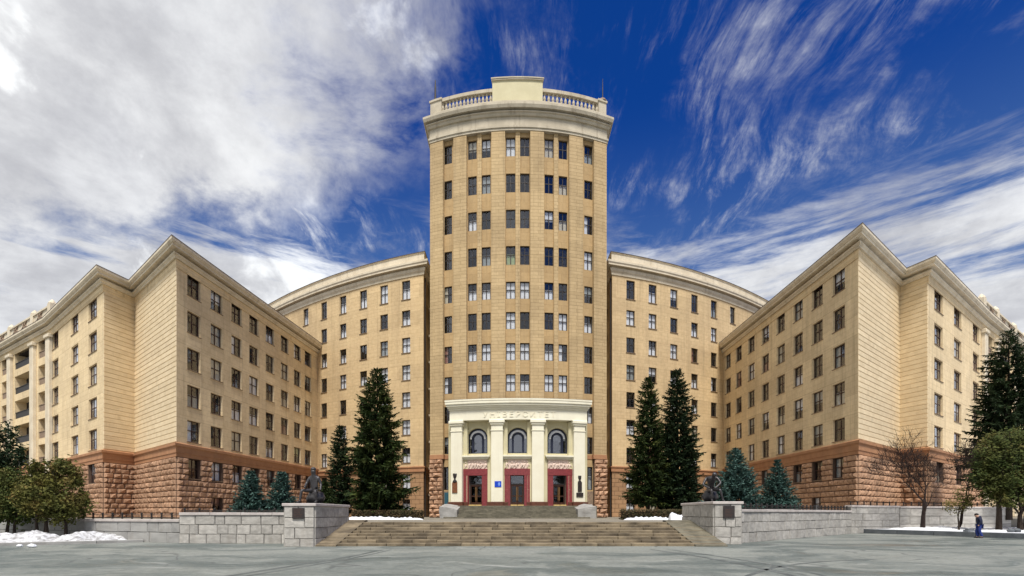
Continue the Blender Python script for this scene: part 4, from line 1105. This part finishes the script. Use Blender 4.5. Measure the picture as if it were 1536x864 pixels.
# ------------------------------------------------------------------ statue pedestals
def pedestal(label, x0, x1, y0, y1, ztop, seed, plaque_x):
    o = empty('statue_pedestal'); tag(o, label, 'pedestal', 'statue pedestals')
    rnd = random.Random(seed); zt = ztop - .16
    mb = MB(); mb.box(x0, x1, y0, y1, -.1, zt); mb.build('core', M['grey_core'], o)
    P = Path([(x0, y1), (x0, y0), (x1, y0), (x1, y1)]); sp = []
    zs = [-.02, .40, .98, 1.52, zt]
    for za, zb in zip(zs, zs[1:]):
        for i in range(3):
            sp += stone_rows(P, P.c[i], P.c[i + 1], za, zb, zb - za, .80, .07, [], rnd, wj=.35, gap=.012)
    lay_stones(o, sp, 'f', M['grey_stone'])
    mb = MB(); mb.bevbox(x0 - .12, x1 + .12, y0 - .12, y1 + .12, zt + .002, ztop, .025); mb.build('cap_stone', M['coping'], o)
    mb = MB(); mb.bevbox(plaque_x - .32, plaque_x + .32, y0 - .14, y0 - .07, 1.47, ztop - .24, .012); pq = mb.build('plaque', M['plaque'], o)
    mb = MB()
    for k in range(5): mb.box(plaque_x - .22, plaque_x + .22 - .06 * (k % 3), y0 - .145, y0 - .14, 1.95 - k * .09, 1.975 - k * .09)
    mb.build('raised_text_lines', M['frame_brown'], pq)
    return o
PL = pedestal('pale stone pedestal with bronze plaque under the upright seated statue', -11.98, -10.42, 27.0, 32.5, 2.28, 6, -11.22)
PR = pedestal('pale stone pedestal with bronze plaque under the bent-forward statue', 11.42, 12.92, 28.9, 34.2, 2.42, 7, 12.2)

def skin(name, verts, edges, rads, m, parent=None, root=0, sub=2):
    me = bpy.data.meshes.new(name); me.from_pydata([tuple(v) for v in verts], edges, []); me.materials.append(m)
    o = link(name, me, parent); md = o.modifiers.new('skin', 'SKIN'); md.use_smooth_shade = True
    for i, sv_ in enumerate(me.skin_vertices[0].data):
        r = rads[i]; sv_.radius = r if isinstance(r, tuple) else (r, r); sv_.use_root = (i == root)
    s = o.modifiers.new('sub', 'SUBSURF'); s.levels = sub; s.render_levels = sub
    return o

def figure(parent, J, m, k=1.0, name='body'):
    """J: dict of joints; one continuous body"""
    order = ['pelvis', 'waist', 'chest', 'neck', 'headb', 'headt', 'shl', 'ell', 'wrl', 'hal', 'shr', 'elr', 'wrr', 'har', 'hil', 'knl', 'anl', 'tol', 'hir', 'knr', 'anr', 'tor']
    rad = dict(pelvis=(.17, .14), waist=(.15, .12), chest=(.19, .15), neck=.075, headb=.112, headt=.112, shl=.085, ell=.055, wrl=.042, hal=.05, shr=.085, elr=.055, wrr=.042, har=.05,
               hil=.105, knl=.07, anl=.05, tol=.045, hir=.105, knr=.07, anr=.05, tor=.045)
    E = [('pelvis', 'waist'), ('waist', 'chest'), ('chest', 'neck'), ('neck', 'headb'), ('headb', 'headt'), ('chest', 'shl'), ('shl', 'ell'), ('ell', 'wrl'), ('wrl', 'hal'),
         ('chest', 'shr'), ('shr', 'elr'), ('elr', 'wrr'), ('wrr', 'har'), ('pelvis', 'hil'), ('hil', 'knl'), ('knl', 'anl'), ('anl', 'tol'), ('pelvis', 'hir'), ('hir', 'knr'), ('knr', 'anr'), ('anr', 'tor')]
    ix = {n_: i for i, n_ in enumerate(order)}
    rs = [tuple(k * q for q in rad[n_]) if isinstance(rad[n_], tuple) else k * rad[n_] for n_ in order]
    return skin(name, [Vector(J[n_]) for n_ in order], [(ix[a], ix[b]) for a, b in E], rs, m, parent)

def boulder(parent, c, r, seed, m, name):
    bm = bmesh.new(); bmesh.ops.create_icosphere(bm, subdivisions=3, radius=1)
    for v in bm.verts:
        d = 1 + .28 * noise.noise(v.co * 1.6 + Vector((seed, 0, 0))) + .10 * noise.noise(v.co * 4 + Vector((seed, 3, 0)))
        v.co = Vector((c[0] + v.co.x * r[0] * d, c[1] + v.co.y * r[1] * d, max(c[2] - r[2], c[2] + v.co.z * r[2] * d)))
    mb = MB(); mb.bm(bm); return mb.build(name, m, parent, True)

# upright seated statue (faces the square, one leg stretched to the side)
px_, pd = -11.35, 29.3; zb = 2.28
s1 = empty('bronze_statue', (px_ , pd, zb)); tag(s1, 'dark bronze figure seated upright on a rock with one leg stretched out', 'statue', 'bronze statues on the pedestals')
k = 1.30
J = dict(pelvis=(0, .1, .62), waist=(.0, .08, .82), chest=(.0, .05, 1.05), neck=(.0, .0, 1.28), headb=(0.0, -.04, 1.40), headt=(0.0, -.05, 1.52),
         shl=(-.19, .04, 1.15), ell=(-.30, -.05, .90), wrl=(-.28, -.26, .74), hal=(-.26, -.33, .70), shr=(.19, .04, 1.15), elr=(.30, .06, .88), wrr=(.34, -.10, .66), har=(.34, -.16, .60),
         hil=(-.11, .04, .58), knl=(-.40, -.32, .60), anl=(-.46, -.36, .12), tol=(-.52, -.52, .05), hir=(.11, .04, .58), knr=(.22, -.40, .56), anr=(.24, -.30, .12), tor=(.24, -.48, .05))
figure(s1, {a: Vector(b) * k for a, b in J.items()}, M['bronze'], k, 'body')
boulder(s1, (0, .32, .38), (.50, .48, .44), 2, M['bronze'], 'rock_seat')
mb = MB(); mb.ell((0, -.03 * k, 1.535 * k), (.15, .16, .12), 12, 8); mb.build('cap', M['bronze'], s1, True)
mb = MB(); mb.box(-.85, .85, -.85, .9, 0.0, .05); mb.build('base', M['bronze'], s1)
# bent statue (leans on its knees over a spade)
px_, pd = 12.35, 31.6; zb = 2.42
s2 = empty('bronze_statue', (px_, pd, zb), R(-18)); tag(s2, 'dark bronze figure bent forward with both arms on its knees', 'statue', 'bronze statues on the pedestals')
J = dict(pelvis=(-.05, .28, .66), waist=(-.05, .16, .90), chest=(-.03, -.05, 1.10), neck=(.04, -.26, 1.22), headb=(.08, -.34, 1.28), headt=(.11, -.42, 1.38),
         shl=(-.26, -.06, 1.14), ell=(-.42, -.22, .84), wrl=(-.20, -.38, .70), hal=(-.12, -.42, .66), shr=(.22, -.10, 1.16), elr=(.36, -.28, .90), wrr=(.16, -.42, .70), har=(.08, -.45, .66),
         hil=(-.15, .22, .62), knl=(-.04, -.26, .58), anl=(-.02, -.18, .12), tol=(-.02, -.36, .05), hir=(.06, .22, .62), knr=(.34, -.20, .60), anr=(.46, -.12, .12), tor=(.52, -.30, .05))
figure(s2, {a: Vector(b) * k for a, b in J.items()}, M['bronze'], k, 'body')
boulder(s2, (-.08, .62, .42), (.46, .42, .44), 5, M['bronze'], 'rock_seat')
mb = MB(); mb.box(-.85, .85, -.8, 1.05, 0.0, .05); mb.build('base', M['bronze'], s2)

# ------------------------------------------------------------------ low iron railings
def railing(label, pts, z, h, step):
    o = empty('iron_railing'); tag(o, label, 'railing', 'low iron railings on the walls'); P = Path(pts)
    mb = MB(); mb.tube([(p.x, p.y, z + h) for p in P.p], .025, 5); mb.build('top_bar', M['iron'], o)
    mb = MB(); mb.tube([(p.x, p.y, z + h * .35) for p in P.p], .022, 5); mb.build('lower_bar', M['iron'], o)
    pm = MB(); pm.box(-.035, .035, -.035, .035, 0, h); pm.lathe([(.02, h), (.075, h + .06), (.06, h + .12), (.01, h + .15)], 6); me = pm.mesh('post'); me.materials.append(M['iron'])
    n = max(2, int(P.L / step))
    for k in range(n + 1):
        p = P.pos(P.L * k / n); q = link('post', me, o); q.location = (p.x, p.y, z)
    return o
railing('low black iron railing on the wall before the blue spruces near the bent statue', [(13.0, 30.1), (29.1, 44.5)], 2.0, .24, .8)
railing('low black iron railing on the taller wall near the leafless tree', [(29.6, 44.75), (35.4, 47.3), (48.8, 50.7)], 2.44, .24, .9)
railing('low black iron railing on the concrete wall near the snow heap', [(-36, 36.5), (-24.2, 32.3), (-19.6, 30.45)], 1.40, .26, .9)
railing('low black iron railing before the blue spruces near the upright seated statue', [(-19.4, 30.35), (-12.1, 29.95)], 1.80, .12, .9)

# ------------------------------------------------------------------ trees
def spruce(label, x, y, h, rw_, seed, m, group, trunk0=.5, levels=46, droop=.25, dens=1.0, name='spruce_tree', z0=ZT, tip=.82):
    rnd = random.Random(seed); o = empty(name, (x, y, z0)); tag(o, label, 'tree', group)
    mb = MB(); mb.tube([(0, 0, -.1), (0, 0, h * .5), (0, 0, h * .97)], [h * .016, h * .010, .02], 7); mb.build('trunk', M['bark'], o)
    mb = MB(); up = Vector((0, 0, 1)); levels = int(levels * 1.0)
    ph_ = Vector((seed * 1.7, seed * .3, 0))
    for L in range(levels):
        f = max(0, (L + rnd.uniform(-.45, .45)) / levels)
        z = trunk0 + (h - trunk0) * (1 - (1 - f) ** 1.10)
        rr = rw_ * ((1 - f) ** tip) + .05
        if f < .10: rr *= .78 + 2.2 * f
        nb = max(4, int((5 + 4 * (1 - f)) * dens)); a0 = rnd.uniform(0, 6.28)
        for b in range(nb):
            a = a0 + 6.283 * b / nb + rnd.uniform(-.35, .35)
            d = Vector((math.cos(a), math.sin(a), 0)); sd_ = Vector((-d.y, d.x, 0))
            ln = rr * rnd.uniform(.72, 1.12) * (1 + .42 * noise.noise(Vector((d.x * 1.3, d.y * 1.3, z * .55)) + ph_))
            dr = droop * rnd.uniform(.3, 1.7) * (1.15 - f); curl = rnd.uniform(.15, .4)
            n = min(max(3, int(ln / .15)), 18)
            for k in range(n):
                t = (k + .7) / n
                if t < .22 and ln > 1: continue
                c = d * (ln * t) + up * (z - dr * ln * t + curl * ln * t * t)
                wdt = (.13 + .26 * ln * t * (1 - t) + .10 * ln * (1 - t)) * rnd.uniform(.7, 1.35); wdt = min(wdt, .62); w2 = .06 + wdt * .30
                for sg in (-1, 1, 0, 2):
                    if sg in (-1, 1): dirv = (d * rnd.uniform(.5, 1.0) + sd_ * sg * rnd.uniform(.45, 1.0) + up * rnd.uniform(-.45, .10)).normalized()
                    elif sg == 0: dirv = (d * rnd.uniform(.1, .7) + sd_ * rnd.uniform(-.4, .4) - up * rnd.uniform(.5, 1.1)).normalized()
                    else: dirv = (d * 1.0 + sd_ * rnd.uniform(-.3, .3) + up * rnd.uniform(.0, .35)).normalized()
                    nrm = dirv.cross(up).normalized()
                    side = (nrm * .8 + up * rnd.uniform(-.9, .9)).normalized() * w2 * .5
                    mb.face([c - side * .4, c + dirv * wdt * .6 - side, c + dirv * wdt * 1.45, c + dirv * wdt * .6 + side])
            tv = d * (ln + .25) + up * (z - dr * ln + curl * ln + .06); mb.face([c - sd_ * .07, c + sd_ * .07, tv])
    mb.face([(-.05, 0, h - .5), (.05, 0, h - .5), (0, 0, h + .1)]); mb.face([(0, -.05, h - .5), (0, .05, h - .5), (0, 0, h + .1)])
    mb.build('crown', m, o); return o

D = 50.0
def hgt(py, d): return CH + (HZ - py) / F * d - ZT
spruce('tall broad green spruce between the upright seated statue and the tower', gx(566, 48), 48, hgt(552, 48), 3.25, 11, M['spruce'], 'tall spruces before the rear wings', 1.0, 62, .34, 1.25, tip=.60)
spruce('slim dark spruce close beside the upright seated statue', gx(510, 51), 51, hgt(638, 51), 1.9, 12, M['spruce_dark'], 'tall spruces before the rear wings', .8, 44, .3, 1.15, tip=.62)
spruce('tall spruce of the close pair, standing nearer the tower', gx(972, 49), 49, hgt(566, 49), 2.35, 13, M['spruce'], 'tall spruces before the rear wings', 1.8, 58, .34, 1.2, tip=.60)
spruce('tallest, fuller spruce of the close pair, nearer the bent statue', gx(1016, 50), 50, hgt(553, 50), 2.95, 14, M['spruce_dark'], 'tall spruces before the rear wings', 1.2, 62, .34, 1.25, tip=.62)
BS = 'small blue spruces before the front wings'
spruce('small blue spruce growing farther from the upright seated statue', gx(376, 38), 38, hgt(706, 38), 1.45, 21, M['blue_spruce'], BS, .15, 26, .12, 1.4, tip=.8)
spruce('small blue spruce growing close to the upright seated statue', gx(422, 39), 39, hgt(706, 39), 1.35, 22, M['blue_spruce'], BS, .15, 26, .12, 1.4, tip=.8)
spruce('bushy green young spruce just behind the upright seated statue', gx(487, 42), 42, hgt(722, 42), 1.1, 25, M['spruce'], BS, .15, 24, .12, 1.3, tip=.75)
spruce('larger, broader blue spruce close to the bent statue', gx(1103, 42), 42, hgt(672, 42), 2.6, 23, M['blue_spruce'], BS, .15, 34, .12, 1.4, tip=.85)
spruce('smaller blue spruce with a narrow top behind the iron railing', gx(1166, 44), 44, hgt(688, 44), 2.1, 24, M['blue_spruce'], BS, .15, 28, .12, 1.4, tip=1.05)

def leafy(label, x, y, z0, lobes, seed, m, group, stems, nleaf=9000, leaf=.16, name='leafy_tree', cat='tree', stem_r=.09):
    """lobes: (dx, dy, z, rx, ry, rz)"""
    rnd = random.Random(seed); o = empty(name, (x, y, z0)); tag(o, label, cat, group)
    mb = MB(); br = MB()
    for (sx, sy) in stems:
        tgt = rnd.choice(lobes); p0 = Vector((sx, sy, -.1)); p1 = Vector((sx + rnd.uniform(-.15, .15), sy, tgt[2] * .45)); p2 = Vector((tgt[0] * .8 + sx * .2, tgt[1], tgt[2]))
        br.tube([p0, p0.lerp(p1, .5) + Vector((rnd.uniform(-.06, .06), 0, 0)), p1, p1.lerp(p2, .55), p2], [stem_r * 1.25, stem_r, stem_r * .8, stem_r * .5, .015], 6)
        for _ in range(5):
            l = rnd.choice(lobes); q = p1.lerp(p2, rnd.uniform(0, .7)); e = Vector((l[0] + rnd.uniform(-.7, .7) * l[3], l[1] + rnd.uniform(-.7, .7) * l[4], l[2] + rnd.uniform(-.3, .8) * l[5]))
            br.tube([q, q.lerp(e, .5) + Vector((0, 0, .12)), e], [stem_r * .4, stem_r * .25, .01], 4)
    br.build('trunk', M['bark'], o)
    vol = [l[3] * l[4] * l[5] for l in lobes]
    ncl = max(30, nleaf // 26); off = Vector((seed * 3.1, 0, 0))
    for _ in range(ncl):
        l = rnd.choices(lobes, vol)[0]
        while True:
            u = Vector((rnd.uniform(-1, 1), rnd.uniform(-1, 1), rnd.uniform(-1, 1)))
            if .30 < u.length < 1: break
        u = u.normalized() * (u.length ** .45)
        lump = 1 + .30 * noise.noise(u * 2.2 + off)
        c = Vector((l[0] + u.x * l[3] * lump, l[1] + u.y * l[4] * lump, l[2] + u.z * l[5] * lump))
        if noise.noise(c * .9 + off) < -.28: continue
        cr = rnd.uniform(.22, .48)
        for _ in range(26):
            p = c + Vector((rnd.gauss(0, .5), rnd.gauss(0, .5), rnd.gauss(0, .45))) * cr
            a = Vector((rnd.uniform(-1, 1), rnd.uniform(-1, 1), rnd.uniform(-.8, .8))).normalized(); b = a.orthogonal().normalized(); s = leaf * rnd.uniform(.6, 1.3)
            mb.face([p - a * s * .5, p + b * s * .28, p + a * s * .6, p - b * s * .28])
    mb.build('crown', m, o); return o

# shrubs in the heaped snow
SG = 'bushy shrubs in the heaped snow'
leafy('rounded olive-brown multi-stemmed shrub growing out of the snow heap', gx(76, 32.2), 32.2, .05, [(0, 0, 3.2, 1.9, 1.3, 1.75), (-.9, .2, 2.6, 1.2, 1.1, 1.2), (.9, 0, 2.3, 1.2, 1.1, 1.2), (.3, 0, 4.3, 1.3, 1.0, .75)], 31, M['olive_leaf'], SG,
      [(-.9, 0), (-.45, .1), (-.2, -.1), (.95, 0), (.7, .2)], 17000, .17, 'leafy_shrub', 'shrub')
leafy('darker green shrub at the outer end of the snow heap', gx(8, 33.5), 33.5, .05, [(0, 0, 2.9, 1.6, 1.4, 1.6), (-1.2, .3, 2.6, 1.2, 1.2, 1.4), (.9, 0, 2.0, 1.0, 1.0, .9)], 32, M['green_leaf'], SG,
      [(.1, 0), (.6, .1), (-.8, 0)], 14000, .17, 'leafy_shrub', 'shrub')
leafy('tall dark green tree rising behind the snow heap shrubs', gx(-8, 40), 40, 1.2, [(0, 0, 5.2, 1.9, 1.6, 2.3), (-1.5, .4, 4.0, 1.6, 1.5, 1.9), (.6, 0, 3.4, 1.2, 1.1, 1.4)], 33, M['spruce_dark'], 'dark trees at the ends of the square', [(0, 0)], 14000, .20, stem_r=.16)
leafy('low dark bush between the concrete wall and the tall dark tree', gx(30, 38.5), 38.5, 1.2, [(0, 0, 1.1, 2.2, 1.0, 1.2), (2.0, .2, .9, 1.4, .9, .8)], 36, M['spruce_dark'], SG, [(0, 0), (.8, 0)], 7000, .18, 'leafy_shrub', 'shrub')

# right-hand bed: dense tree, conifer behind, bare trees
leafy('dense rounded deep green tree in the snowy bed behind the walking person', gx(1512, 41.5), 41.5, .36, [(0, 0, 5.4, 2.3, 1.9, 2.5), (-1.1, 0, 4.2, 1.4, 1.3, 1.5), (1.6, .2, 4.4, 1.9, 1.7, 2.0), (.2, 0, 7.0, 1.6, 1.4, 1.3), (-.3, -.2, 2.9, 1.6, 1.3, 1.1), (1.6, 0, 2.6, 1.2, 1.1, 1.0)], 41, M['green_leaf'], 'trees in the snowy bed',
      [(-.75, 0), (1.1, .1), (1.8, .3)], 30000, .19, stem_r=.2)
spruce('tall dark conifer rising behind the dense rounded tree', gx(1513, 50), 50, hgt(494, 50), 4.3, 42, M['spruce_dark'], 'dark trees at the ends of the square', 4.0, 44, .34, 1.3, 'conifer_tree', ZT, .62)
leafy('small half-bare olive sapling beside the leafless tree', gx(1440, 43), 43, .36, [(0, 0, 2.3, .85, .7, .7), (.5, 0, 3.0, .7, .6, .6), (-.5, 0, 1.9, .6, .5, .5)], 43, M['olive_leaf'], 'trees in the snowy bed', [(-.1, 0)], 1500, .15, 'sapling', 'tree', .07)

def bare(label, x, y, z0, h, seed, group, lean=(0, 0), spread=1.0, r0=.2, depth=6, name='leafless_tree', fork=.30):
    rnd = random.Random(seed); o = empty(name, (x, y, z0)); tag(o, label, 'tree', group)
    tr = MB(); tw = MB()
    def grow(p, d, ln, r, lv):
        n = 4; pts = [p]; q = p; dd = d
        for k in range(n):
            dd = (dd + Vector((rnd.uniform(-.22, .22), rnd.uniform(-.22, .22), rnd.uniform(-.06, .16)))).normalized(); q = q + dd * ln / n; pts.append(q)
        rs = [r * (1 - .11 * k) for k in range(n + 1)]
        (tr if lv < 2 else tw).tube(pts, rs, 7 if lv < 2 else (5 if lv < 4 else 3))
        if lv >= depth: return
        nb = 2 if lv == 0 else rnd.choice((2, 3, 3))
        for b in range(nb + 1):
            i = n if b < 2 else rnd.choice((2, 3)); a = 6.283 * (b / (nb + 1)) + rnd.uniform(-.5, .5)
            side = dd.orthogonal().normalized(); side = Matrix.Rotation(a, 3, dd) @ side
            ang = rnd.uniform(.35, .80) * spread
            nd = (dd * math.cos(ang) + side * math.sin(ang) + Vector((0, 0, .10))).normalized()
            grow(pts[i], nd, ln * rnd.uniform(.62, .84), max(.011, rs[i] * rnd.uniform(.52, .72)), lv + 1)
    grow(Vector((0, 0, -.1)), Vector((lean[0], lean[1], 1)).normalized(), h * fork, r0, 0)
    tr.build('trunk', M['bark_bare'], o); tw.build('twigs', M['bark_bare'], o); return o
bare('wide-spreading leafless tree standing in the snowy bed before the rough granite corner', gx(1384, 44), 44, .36, 8.6, 4, 'trees in the snowy bed', (.02, 0), 1.0, .20, 6)
bare('thin leaning leafless tree beside the dense rounded tree', gx(1436, 44.5), 44.5, .36, 8.4, 15, 'trees in the snowy bed', (.12, 0), .75, .13, 5, fork=.34)

# hedges along the front of the terrace
def hedge(label, x0, x1, y, w, h, seed, z0=ZT):
    rnd = random.Random(seed); o = empty('clipped_hedge', ((x0 + x1) / 2, y, z0)); tag(o, label, 'hedge', 'clipped winter hedges'); L = (x1 - x0)
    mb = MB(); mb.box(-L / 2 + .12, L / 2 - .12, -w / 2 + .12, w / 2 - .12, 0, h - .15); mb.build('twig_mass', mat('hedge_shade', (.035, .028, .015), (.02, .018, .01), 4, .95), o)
    mb = MB()
    for _ in range(int(L * 420)):
        f = rnd.random()
        if f < .55: p = Vector((rnd.uniform(-L / 2, L / 2), -w / 2 + rnd.uniform(-.05, .1), rnd.uniform(.02, h)))
        elif f < .9: p = Vector((rnd.uniform(-L / 2, L / 2), rnd.uniform(-w / 2, w / 2), h + rnd.uniform(-.14, .06)))
        else: p = Vector((rnd.choice((-L / 2, L / 2)), rnd.uniform(-w / 2, w / 2), rnd.uniform(0, h)))
        a = Vector((rnd.uniform(-1, 1), rnd.uniform(-1, 1), rnd.uniform(-.2, 1))).normalized(); b = a.orthogonal().normalized(); s = rnd.uniform(.08, .2)
        mb.face([p - a * s * .5, p + b * s * .25, p + a * s * .5, p - b * s * .25])
    mb.build('foliage', M['hedge_leaf'], o); return o
hedge('clipped brown hedge under the tall broad spruce', gx(530, 46), gx(634, 46), 46.0, 1.1, .80, 1)
hedge('clipped brown hedge under the close pair of spruces', gx(931, 44), gx(1022, 44), 44.0, 1.1, .85, 2)

# ------------------------------------------------------------------ snow, kerbs
def mound(label, cx, cy, lx, ly, h, z0, seed, m, rz=0.0, name='snow_heap', nx=44, ny=20, rough=.16, cat='snow', group='heaps of shovelled snow'):
    mb = MB(); g_ = {}
    for j in range(ny + 1):
        for i in range(nx + 1):
            u, v = 2 * i / nx - 1, 2 * j / ny - 1; e = max(0, 1 - u ** 4) ** .6 * max(0, 1 - v * v) ** .7
            q = Vector((u * lx, v * ly, 0)); hh = h * e * (.72 + .55 * noise.noise(q * .8 + Vector((seed, 0, 0)))) + e * rough * noise.noise(q * 3.1 + Vector((seed, 5, 0))) + e * rough * .6 * noise.noise(q * 7.3 + Vector((seed, 9, 0)))
            g_[i, j] = (q.x + .12 * noise.noise(q * 2 + Vector((0, seed, 0))), q.y, max(-.03, hh - .02))
    idx = {k_: n_ for n_, k_ in enumerate(g_)}
    mb.raw([Vector(v) for v in g_.values()], [(idx[i, j], idx[i + 1, j], idx[i + 1, j + 1], idx[i, j + 1]) for j in range(ny) for i in range(nx)])
    o = mb.build(name, m, None, True); place(o, cx, cy, z0, rz); tag(o, label, cat, group); return o
mound('long crusty snow heap along the kerb under the olive-brown shrub', -29.0, 30.4, 5.4, 1.5, .62, .06, 3, M['dirty_snow'], R(16), nx=90, ny=30)
mound('small patch of melting snow beside the hedge under the tall broad spruce', gx(556, 44.6), 44.6, 2.4, .5, .32, ZT, 7, M['snow'])
mound('small snow lump at the foot of the tower beside that hedge', gx(614, 45), 44.6, 1.3, .45, .22, ZT, 9, M['snow'], nx=20)
mound('snow patch before the hedge under the close pair of spruces', gx(975, 42.8), 42.8, 2.2, .45, .30, ZT, 8, M['snow'])
mound('upright snow lump against the pedestal of the bent statue', gx(1014, 37.5), 37.5, .5, .45, .75, ZT, 12, M['snow'], nx=16, ny=14)

def kerb_line(pts, h, w, m, name='kerb'):
    P = Path(pts); bk = P.offs(-w); o = empty(name); tag(o, kind='structure')
    for i in range(len(P.p) - 1):
        a, b = P.p[i], P.p[i + 1]; L = (b - a).length; t = (b - a) / L; rz = math.atan2(t.y, t.x); n_ = max(1, round(L / 3.2))
        for k_ in range(n_):
            mb = MB(); mb.bevbox(L * k_ / n_ + .012, L * (k_ + 1) / n_ - .012, 0, w, -.05, h, .025); c = mb.build('kerb_stone', m, o); place(c, a.x, a.y, 0, rz)
kerb_line([(-48, 24.2), (-27.8, 27.2), (-24.0, 29.6), (-22.3, 31.0)], .17, .25, M['concrete'])
KB = mat('dark_wet_kerb', (.13, .14, .15), (.09, .10, .11), 2, .6, rnd=.08)
kerb_line([(30.8, 45.0), (32.0, 42.6), (34.0, 37.6), (35.6, 33.6), (37.5, 28)], .38, .3, KB)
bed = [(32.2, 42.7), (34.2, 37.7), (35.8, 33.7), (37.7, 28), (110, 28), (110, 63.6), (49.0, 50.5), (35.6, 47.1), (31.0, 45.2)]
mb = MB()
# snow sheet over the bed as a gently uneven grid clipped to its outline
def inside(x, y):
    c = False
    for i in range(len(bed)):
        (x1, y1), (x2, y2) = bed[i], bed[i - 1]
        if (y1 > y) != (y2 > y) and x < (x2 - x1) * (y - y1) / (y2 - y1) + x1: c = not c
    return c
mb.face([(x, y, .36) for x, y in bed])
for a, b in zip(bed, bed[1:] + bed[:1]): mb.face([(a[0], a[1], -.05), (b[0], b[1], -.05), (b[0], b[1], .36), (a[0], a[1], .36)])
tag(mb.build('snow_ground', M['snow'], None), kind='structure')
mound('soft snow drift along the wall behind the leafless tree', 36.5, 44.2, 3.8, 1.5, .30, .36, 21, M['snow'], R(12), rough=.05)
mound('soft snow drift under the dense rounded tree', 41.5, 43.0, 4.0, 2.0, .22, .36, 22, M['snow'], R(8), rough=.05)
mb = MB(); mb.bevbox(-.36, .36, -.2, .2, 0, .14, .03); mb.bevbox(-.28, .30, -.16, .14, .141, .22, .03); o = mb.build('dark_slab', KB); place(o, gx(1454, 39), 39.0, .36, R(10)); tag(o, 'small dark flat slab lying in the snow by the person', 'slab')
for i, px in enumerate((1516, 1526)):
    o = boulder(None, (0, 0, .12), (.22, .2, .16), 30 + i, KB, 'dark_stone'); place(o, gx(px, 37.6), 37.6, .36); tag(o, 'small dark stone lying in the snow by the kerb', 'stone', 'dark stones in the snow')

# clods of trampled snow along the kerb by the concrete wall
for i, (px, d, r) in enumerate(((182, 31.0, .16), (187, 30.6, .13), (48, 26.2, .14), (30, 26.6, .10))):
    o = boulder(None, (0, 0, r * .6), (r * 1.5, r, r * .8), 50 + i, M['snow'], 'snow_clod'); place(o, gx(px, d), d, 0); tag(o, ('small clod of snow on the asphalt at the concrete wall' if i < 2 else 'small clod of snow on the asphalt before the snow heap kerb'), 'snow', 'snow clods on the asphalt')

# ------------------------------------------------------------------ the walking person
px_, pd = gx(1468.5, 36.2), 36.2
pe = empty('person', (px_, pd, 0.0), R(-122)); tag(pe, 'person in dark navy hooded jacket and blue trousers walking past the snowy bed, head bowed', 'person')
M['skin'] = mat('skin', (.50, .30, .22), None, rough=.6); M['jacket'] = mat('navy_jacket', (.010, .014, .035), (.016, .02, .05), 5, .8, .3, 20)
M['jeans'] = mat('blue_trousers', (.025, .045, .21), (.02, .035, .16), 5, .85, .3, 20); M['hair'] = mat('dark_hair', (.02, .015, .012), None, rough=.7)
J = dict(pelvis=(0, .03, .93), waist=(0, .03, 1.08), chest=(0, .0, 1.28), neck=(0, -.07, 1.47), headb=(0, -.13, 1.56), headt=(0, -.16, 1.66),
         shl=(-.18, .0, 1.40), ell=(-.24, .05, 1.14), wrl=(-.22, -.08, .92), hal=(-.21, -.12, .85), shr=(.18, .0, 1.40), elr=(.24, .07, 1.14), wrr=(.22, -.05, .92), har=(.21, -.09, .85),
         hil=(-.09, .03, .88), knl=(-.10, -.12, .50), anl=(-.10, -.02, .10), tol=(-.10, -.18, .045), hir=(.09, .03, .88), knr=(.10, .00, .50), anr=(.10, .16, .10), tor=(.10, .02, .045))
figure(pe, J, M['skin'], 1.0, 'body')
ch = ['shl', 'ell', 'wrl']; cr_ = ['shr', 'elr', 'wrr']
nm = ['pelvis', 'waist', 'chest', 'neck', 'shl', 'ell', 'wrl', 'shr', 'elr', 'wrr']
skin('jacket', [Vector(J[q]) - (Vector((0, 0, .08)) if q == 'pelvis' else Vector((0, 0, .03)) if q == 'neck' else Vector((0, 0, 0))) for q in nm], [(0, 1), (1, 2), (2, 3), (2, 4), (4, 5), (5, 6), (2, 7), (7, 8), (8, 9)],
     [(.21, .19), (.21, .18), (.235, .20), .10, .115, .085, .07, .115, .085, .07], M['jacket'], pe)
nm = ['pelvis', 'hil', 'knl', 'anl', 'hir', 'knr', 'anr']
skin('trousers', [Vector(J[q]) for q in nm], [(0, 1), (1, 2), (2, 3), (0, 4), (4, 5), (5, 6)], [(.19, .16), .13, .10, .085, .13, .10, .085], M['jeans'], pe)
mb = MB()
for sg, a, b in ((-1, J['anl'], J['tol']), (1, J['anr'], J['tor'])): mb.ell((b[0], b[1] + .05, .05), (.055, .15, .05), 10, 6)
mb.build('shoes', M['iron'], pe, True)
mb = MB(); mb.ell((0, -.135, 1.655), (.105, .125, .11), 12, 8); mb.build('hair', M['hair'], pe, True)
mb = MB(); mb.ell((0, .02, 1.47), (.15, .13, .10), 12, 8); mb.build('hood', M['jacket'], pe, True)
